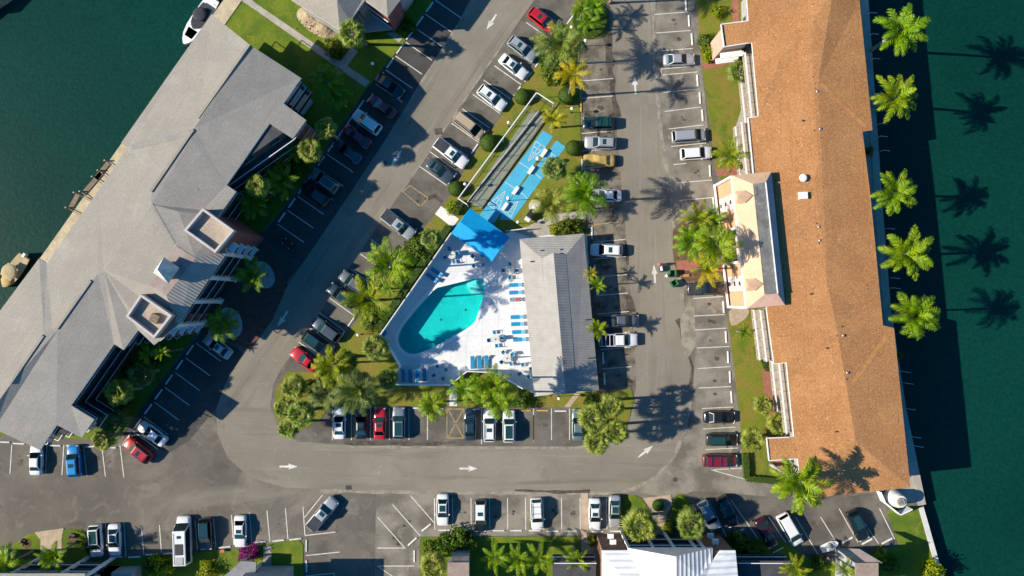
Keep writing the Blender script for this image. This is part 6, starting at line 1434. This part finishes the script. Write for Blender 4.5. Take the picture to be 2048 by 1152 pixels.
PALMS = [
 ('r',1797,62,56,13.2,'topmost bright royal palm leaning over the east canal',None,(1741,101)),
 ('r',1790,195,50,10.8,'second royal palm from the top over the east canal, with browning fronds',None,(1748,212)),
 ('r',1787,385,47,9,'middle royal palm of the five over the east canal',None,(1757,392)),
 ('r',1812,508,55,9.2,'fourth royal palm from the top over the east canal, star-shaped',None,(1775,512)),
 ('c',1828,632,50,10.5,'lowest and bushiest palm over the east canal','leaf_bright',(1786,626)),
 ('r',1600,965,60,13.4,'large bright palm leaning over the bottom left end of the orange roof','leaf_bright',(1541,929)),
 ('p',704,67,31,8,'tall round fan palm beside the sand heap','leaf_fan',(733,90)),
 ('p',650,257,25,7.5,'fan palm at the east corner of the grey roof','leaf_fan'),
 ('p',619,300,27,7.5,'fan palm just below the grey roof corner, beside a feathery one','leaf_fan'),
 ('s',588,302,26,6,'green feathery palm left of the fan palm in the shaded strip','leaf'),
 ('s',563,325,18,5,'small green palm by the black gallery below the grey roof','leaf'),
 ('p',515,372,26,8.5,'fan palm above the north lift tower','leaf_fan'),
 ('f',655,163,36,6,'dark palm on the shaded lawn left of the diagonal sidewalk',None),
 ('f',672,190,30,5,'dark palm just below the short brick path','leaf'),
 ('f',566,365,34,5.5,'dark palm in full shade beside the west row stalls',None),
 ('f',505,405,34,6,'dark palm in full shade at the north lift tower',None),
 ('f',545,350,24,4,'low dark palm in the shaded strip near the galleries',None),
 ('f',507,552,36,6,'dark palm over the upper pale gravel bed of the court','leaf'),
 ('f',445,648,36,6,'dark green palm over the lower pale gravel bed of the court','leaf'),
 ('p',237,783,31,7,'round fan palm left of the shaded angled stalls','leaf_fan'),
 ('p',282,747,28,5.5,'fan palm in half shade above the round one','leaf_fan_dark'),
 ('s',295,708,22,6,'small bright palm by the gallery below the south lift tower','leaf_bright'),
 ('s',325,705,18,6.5,'smallest bright palm below the south lift tower','leaf_bright'),
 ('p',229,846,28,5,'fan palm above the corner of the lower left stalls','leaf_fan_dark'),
 ('p',207,880,24,5,'fan palm lowest of the group at the building corner','leaf_fan'),
 ('s',1164,20,24,4,'palm at the left of the round hedge planting at the top','leaf'),
 ('s',1188,14,26,4,'palm at the upper right of the round hedge planting','leaf_bright'),
 ('s',1176,45,26,3.6,'palm at the bottom of the round hedge planting','leaf_bright'),
 ('c',1118,92,54,8.2,'big grey-green date palm near the top of the island','leaf_grey',(1142,128)),
 ('s',1145,150,38,10.3,'tall yellowing palm below the date palm','leaf_gold',(1137,193)),
 ('s',1107,240,26,4.5,'small golden palm right of the bocce court','leaf_gold',(1102,256)),
 ('p',1108,338,29,4.5,'round grey fan palm overlapping the shuffleboard court','leaf_grey'),
 ('c',1101,410,40,6.5,'spiky green palm left of the dark green one above the clubhouse','leaf_fan'),
 ('c',1168,388,50,8.8,'dark green arching palm above the clubhouse',None),
 ('f',780,530,52,9.2,'large green palm beside the shaded road northwest of the pool','leaf_bright',(800,538)),
 ('f',735,598,50,9.4,'large yellow-tinged palm west of the pool fence','leaf_yellow',(758,600)),
 ('p',862,478,24,8.8,'fan palm rising among the shrubs northwest of the awning','leaf_grey'),
 ('s',779,577,18,3,'small palm between the two large palms west of the pool','leaf_bright'),
 ('p',750,695,30,6,'fan palm at the west corner of the pool deck','leaf_grey'),
 ('f',665,735,44,7,'yellow-tinged palm right of the red coupe','leaf_yellow'),
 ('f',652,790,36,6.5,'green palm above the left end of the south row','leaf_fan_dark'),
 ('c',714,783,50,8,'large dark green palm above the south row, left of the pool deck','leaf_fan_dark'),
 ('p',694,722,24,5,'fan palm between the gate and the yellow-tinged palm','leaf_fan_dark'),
 ('p',588,773,28,5,'uppermost fan palm of the south west tip cluster','leaf_fan'),
 ('p',600,828,30,6,'largest fan palm of the south west tip cluster','leaf_fan'),
 ('p',570,815,24,4.5,'left fan palm of the south west tip cluster','leaf_fan'),
 ('p',577,855,24,4.5,'lowest fan palm of the south west tip cluster','leaf_fan'),
 ('p',775,760,24,5,'pale fan palm at the bottom left corner of the pool deck','leaf_grey'),
 ('f',865,812,32,5,'palm hanging over the stall left of the yellow crossed box','leaf_bright'),
 ('s',928,778,36,8,'bright palm left of the dense pair below the pool deck','leaf_bright'),
 ('f',985,770,40,10.8,'dense yellow-green palm in the notch of the pool deck','leaf_yellow'),
 ('f',1000,800,38,10.5,'bright green palm over the white cars below the deck','leaf_bright'),
 ('f',958,775,30,4.2,'palm between its two larger neighbours below the deck','leaf_bright'),
 ('p',1185,835,31,7,'upper left fan palm of the south east island cluster','leaf_fan'),
 ('p',1224,811,28,7.2,'upper right fan palm of the south east island cluster','leaf_fan'),
 ('p',1233,862,30,7,'right fan palm of the south east island cluster','leaf_fan'),
 ('p',1193,884,29,6.6,'lowest fan palm of the south east island cluster','leaf_fan'),
 ('s',1183,547,15,4,'small golden palm at the right edge of the clubhouse roof','leaf_gold'),
 ('s',1195,569,20,4.5,'small bright palm just below the golden one by the clubhouse','leaf_bright'),
 ('f',1196,658,22,5,'spiky little palm over the grey pickup by the clubhouse','leaf_yellow'),
 ('p',1478,143,26,3.5,'round fan palm on the lawn right of the brick path','leaf_grey'),
 ('s',1461,312,36,5,'yellow-green palm above the pink pavilion','leaf_yellow'),
 ('s',1396,437,38,6,'yellow-green palm at the top left of the entrance bed','leaf_yellow'),
 ('f',1384,482,38,6.5,'green palm at the left of the entrance bed','leaf_bright'),
 ('f',1432,492,48,11.5,'largest green palm of the entrance bed, shading the pink roof','leaf_bright'),
 ('f',1425,440,30,6,'small green palm at the top right of the entrance bed','leaf'),
 ('s',1412,538,40,6,'yellow palm at the bottom of the entrance bed','leaf_gold'),
 ('s',1452,520,24,3.5,'low green palm at the entrance porch','leaf'),
 ('s',1487,665,18,2.5,'small star-shaped palm on the lower east lawn','leaf'),
 ('p',1527,811,22,3.5,'upper round fan palm by the lower east lawn','leaf_fan'),
 ('p',1556,848,25,4,'middle round fan palm by the lower east lawn','leaf_fan'),
 ('p',1507,880,27,4,'lowest round fan palm by the lower east lawn','leaf_fan'),
 ('p',1280,1050,38,5.5,'big round fan palm left of the tan path at the bottom','leaf_fan'),
 ('p',1382,1048,34,5.5,'round fan palm right of the tan path at the bottom','leaf_grey'),
 ('p',866,1130,30,4.5,'yellow-tipped fan palm at the left of the bottom lawn','leaf_fan'),
 ('s',990,1115,32,5.5,'left royal palm of the row at the bottom lawn','leaf_bright'),
 ('s',1037,1120,32,5.8,'second royal palm of the row at the bottom lawn','leaf_bright'),
 ('s',1078,1118,34,5.8,'third royal palm of the row at the bottom lawn','leaf_bright'),
 ('s',1155,1120,28,5,'royal palm alone beside the tan footpath','leaf_bright'),
 ('f',12,1128,40,6,'green palm in the bottom left corner','leaf_bright'),
 ('f',110,1112,32,5.5,'green palm in front of the lower left galleries','leaf_bright'),
 ('s',1590,1138,30,6,'yellow-green palm at the bottom edge below the maroon car','leaf_yellow'),
 ('s',1688,1138,26,6,'green palm left of the small tan tower','leaf_yellow'),
]
for p in PALMS:
    palm(*p)
# shadow caster: tall palms standing just beyond the top edge
palm('c',1236,-42,40,9,'palm just above the top edge of the photograph',None)

# clipped round bushes
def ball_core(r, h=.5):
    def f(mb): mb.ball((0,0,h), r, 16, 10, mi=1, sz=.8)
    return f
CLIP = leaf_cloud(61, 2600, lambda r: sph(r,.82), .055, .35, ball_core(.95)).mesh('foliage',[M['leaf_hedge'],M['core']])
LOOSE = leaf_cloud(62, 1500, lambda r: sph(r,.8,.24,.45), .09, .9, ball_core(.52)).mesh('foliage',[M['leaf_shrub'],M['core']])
LOOSE2 = leaf_cloud(63, 1300, lambda r: sph(r,.75,.30,.5), .12, .95, ball_core(.46)).mesh('foliage',[M['leaf_shrub'],M['core']])
def shrub(me, x, y, rpx, lab, mat=None, sc=(1,1,1), cat='bush', name='bush', grp='bushes'):
    r = rpx*SC; c = G(x,y,r*.9); o = empty(name, (c.x,c.y,.05), random.uniform(0,6.28), lab, cat, grp)
    mb = MB(); mb.tube((0,0,0),(0,0,r*.5),.06,n=6); mb.build('stem', M['trunk'], o)
    place('foliage', me, o, (0,0,0), 0, (r*sc[0],r*sc[1],r*sc[2]), {0:M[mat]} if mat else None); return o
for x, y, r, l in ((1045,192,16.5,'clipped round bush at the upper end of the court rail'),(978,285,18,'clipped round bush beside the tan wagon and court rail'),(912,377,16,'clipped round bush at the lower end of the court rail'),(1134,190,18,'clipped round bush at the foot of the tall yellowing palm'),(1147,295,16,'clipped round bush left of the silver wagon'),(1317,1012,12,'clipped bush in the middle of the bottom tan path')):
    shrub(CLIP, x, y, r, l, grp='clipped round bushes')
for x, y, r, l, m in ((1437,21,14,'loose yellow-green bush on the upper east lawn','leaf_lime'),(1413,80,17,'leafy bush left of the orange wing gable','leaf_shrub'),(1420,105,16,'leafy bush at the upper brick path end','leaf_lime'),(1110,148,22,'dark loose shrub under the yellowing palm','leaf_shrub'),(1094,125,16,'dark green shrub at the foot of the date palm','leaf_hedge'),
    (858,480,20,'leafy shrub upper right of the northwest pool hedge','leaf_shrub'),(832,505,28,'largest leafy shrub northwest of the pool','leaf_shrub'),(812,545,18,'leafy shrub against the pool fence below the large one','leaf_shrub'),(745,640,24,'dense shrub on the west side of the pool fence','leaf_shrub'),(905,415,14,'small dotted shrub beside the white entrance path','leaf_lime'),
    (1045,800,20,'rounded dark bush below the left end of the clubhouse','leaf_hedge'),(1130,456,20,'flowery low shrub above the clubhouse roof','leaf_shrub'),(1152,452,14,'low shrub right of its neighbour above the clubhouse roof','leaf_shrub'),(1110,458,12,'low shrub at the left end of the bed above the clubhouse','leaf_lime'),
    (1316,1040,0.1,'',''),(1337,1055,12,'yellow-green shrub right of the tan path','leaf_lime'),(920,1085,26,'dark spiky shrub on the bottom lawn','leaf_hedge'),(890,1090,20,'dark shrub left of the spiky one on the bottom lawn','leaf_hedge'),(860,1100,16,'low grassy shrub at the left of the bottom lawn','leaf_shrub'),
    (320,1138,24,'bright bush at the bottom edge below the camper van','leaf_lime'),(412,1143,18,'round lime bush left of the flat stair roof','leaf_lime'),(300,1130,16,'dark bush at the bottom edge left of the camper van','leaf_hedge'),(175,1092,16,'brown-green shrub between the corner lawn and the white car','leaf_shrub'),
    (820,52,13,'dark clipped bush at the plum end wall','leaf_hedge'),(803,30,14,'dark bush hugging the plum end wall','leaf_hedge'),(803,65,9,'small lime bush at the end of the short path','leaf_lime'),(632,29,7,'small yellow bush against the north building','leaf_lime'),(668,95,20,'shaded bush under the tall fan palm','leaf_shrub'),
    (1870,1146,22,'bright leafy bush at the bottom right canal corner','leaf_lime'),(1764,1110,13,'lime bush right of the small tan tower','leaf_lime'),(1785,1132,18,'dark bush at the canal lawn bottom','leaf_hedge'),(1640,1128,16,'dark bush in the shade left of the tan tower','leaf_hedge'),(1482,1090,24,'dark tree-like shrub right of the white roof','leaf_hedge'),(1505,1115,24,'dark shrub lower right of the white roof','leaf_hedge'),
    (1180,800,12,'dark shrub below the right end of the clubhouse','leaf_hedge'),(1740,302,9,'small shaded plant on the east seawall path','leaf_shrub'),(1801,712,7,'small plant at the seawall beside the orange roof','leaf_shrub'),(1525,700,14,'dark hedge mound by the lower galleries','leaf_hedge'),(620,775,16,'grassy shrub between the south west palms','leaf_shrub'),
    (590,330,20,'dark shrub in the shaded strip by the fan palms','leaf_hedge'),(530,385,20,'dark shrub beside the north tower palms','leaf_hedge'),(300,725,20,'shaded shrub among the little palms by the galleries','leaf_hedge'),(245,820,20,'shaded shrub between two fan palms','leaf_shrub'),(255,745,18,'dark shrub next to the lower galleries','leaf_hedge'),(1186,1082,12,'small leafy shrub beside the tan footpath','leaf_shrub')):
    if l: shrub(LOOSE if int(x)%2 else LOOSE2, x, y, r, l, m, grp='loose leafy shrubs')
o = shrub(LOOSE, 500, 1107, 17, 'magenta bougainvillea beside the flat stair roof', 'leaf_magenta', name='bougainvillea', cat='flowering shrub', grp=None)
o = shrub(LOOSE2, 487, 1110, 13, 'smaller magenta bougainvillea bush on the left of the main one', 'leaf_magenta', name='bougainvillea', cat='flowering shrub', grp=None)
# round hedge bed at the top of the island
c = G(1180,38,.5); HB = leaf_cloud(71, 5200, lambda r: ((lambda a,q:((math.cos(a)*2.6*q, math.sin(a)*2.9*q, .75 if q<.97 else r.uniform(.05,.75)), (0,0,1) if q<.97 else (math.cos(a),math.sin(a),.2)))(r.uniform(0,6.28), min(1,math.sqrt(r.random())*1.15))), .07, .5)
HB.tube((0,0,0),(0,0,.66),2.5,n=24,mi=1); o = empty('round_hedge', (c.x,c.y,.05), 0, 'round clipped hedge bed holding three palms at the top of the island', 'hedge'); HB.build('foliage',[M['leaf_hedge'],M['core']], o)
def hedge(pts, w, h, lab, mat='leaf_hedge'):
    P_ = [Vector(G2(*p)) for p in pts]; o = empty('hedge', (P_[0].x,P_[0].y,.05), 0, lab, 'hedge'); mb = MB(); r = random.Random(len(pts)+int(pts[0][0]))
    for i in range(len(P_)-1):
        a, b = P_[i], P_[i+1]; d = b-a; L_ = d.length; t = d/L_; nn = Vector((-t.y,t.x)); mb.bar((a.x,a.y,h/2-.02),(b.x,b.y,h/2-.02),w*.86,h*.92,1)
        for _ in range(int(L_*(w+2*h)*75)):
            s = r.uniform(-.05,L_+.05); u = r.uniform(-(w/2+h*.8),(w/2+h*.8))
            if abs(u) < w/2: p = (u, h*r.uniform(.93,1.06), Vector((0,0,1)))
            else: p = (math.copysign(w/2*r.uniform(.94,1.06),u), h-(abs(u)-w/2), Vector((nn.x*math.copysign(1,u),nn.y*math.copysign(1,u),.3)))
            c_ = Vector((a.x+t.x*s+nn.x*p[0], a.y+t.y*s+nn.y*p[0], max(.05,p[1]))); n3 = (p[2]+Vector((r.uniform(-.6,.6),r.uniform(-.6,.6),r.uniform(-.3,.6)))).normalized(); e = n3.orthogonal().normalized(); f_ = n3.cross(e); z = r.uniform(.045,.1)
            mb.add([c_-e*z,c_-f_*z*.6,c_+e*z,c_+f_*z*.6], [(0,1,2,3)])
    mb.build('foliage', [M[mat],M['core']], o, world=True)
hedge([(922,405),(910,428)], 1.1, 1.0, 'short clipped hedge above the blue awning')
hedge([(899,455),(868,498),(760,655)], 1.0, 1.9, 'long clipped hedge following the west pool fence')
hedge([(1488,906),(1491,955),(1552,960)], .9, .9, 'low L-shaped clipped hedge at the south end of the east lawn')
hedge([(1514,692),(1530,735),(1546,740)], .8, .9, 'low curved hedge by the lower galleries')
hedge([(1110,470),(1166,462)], .9, .8, 'clipped hedge along the top of the clubhouse')
hedge([(1300,1052),(1300,1072)], .9, .8, 'short hedge left of the bottom tan path')
hedge([(1340,1046),(1378,1048)], .9, .8, 'short hedge right of the bottom tan path')
hedge([(1170,100),(1161,84),(1150,100),(1148,140)], .25, .3, 'thin hedge border below the round hedge bed')
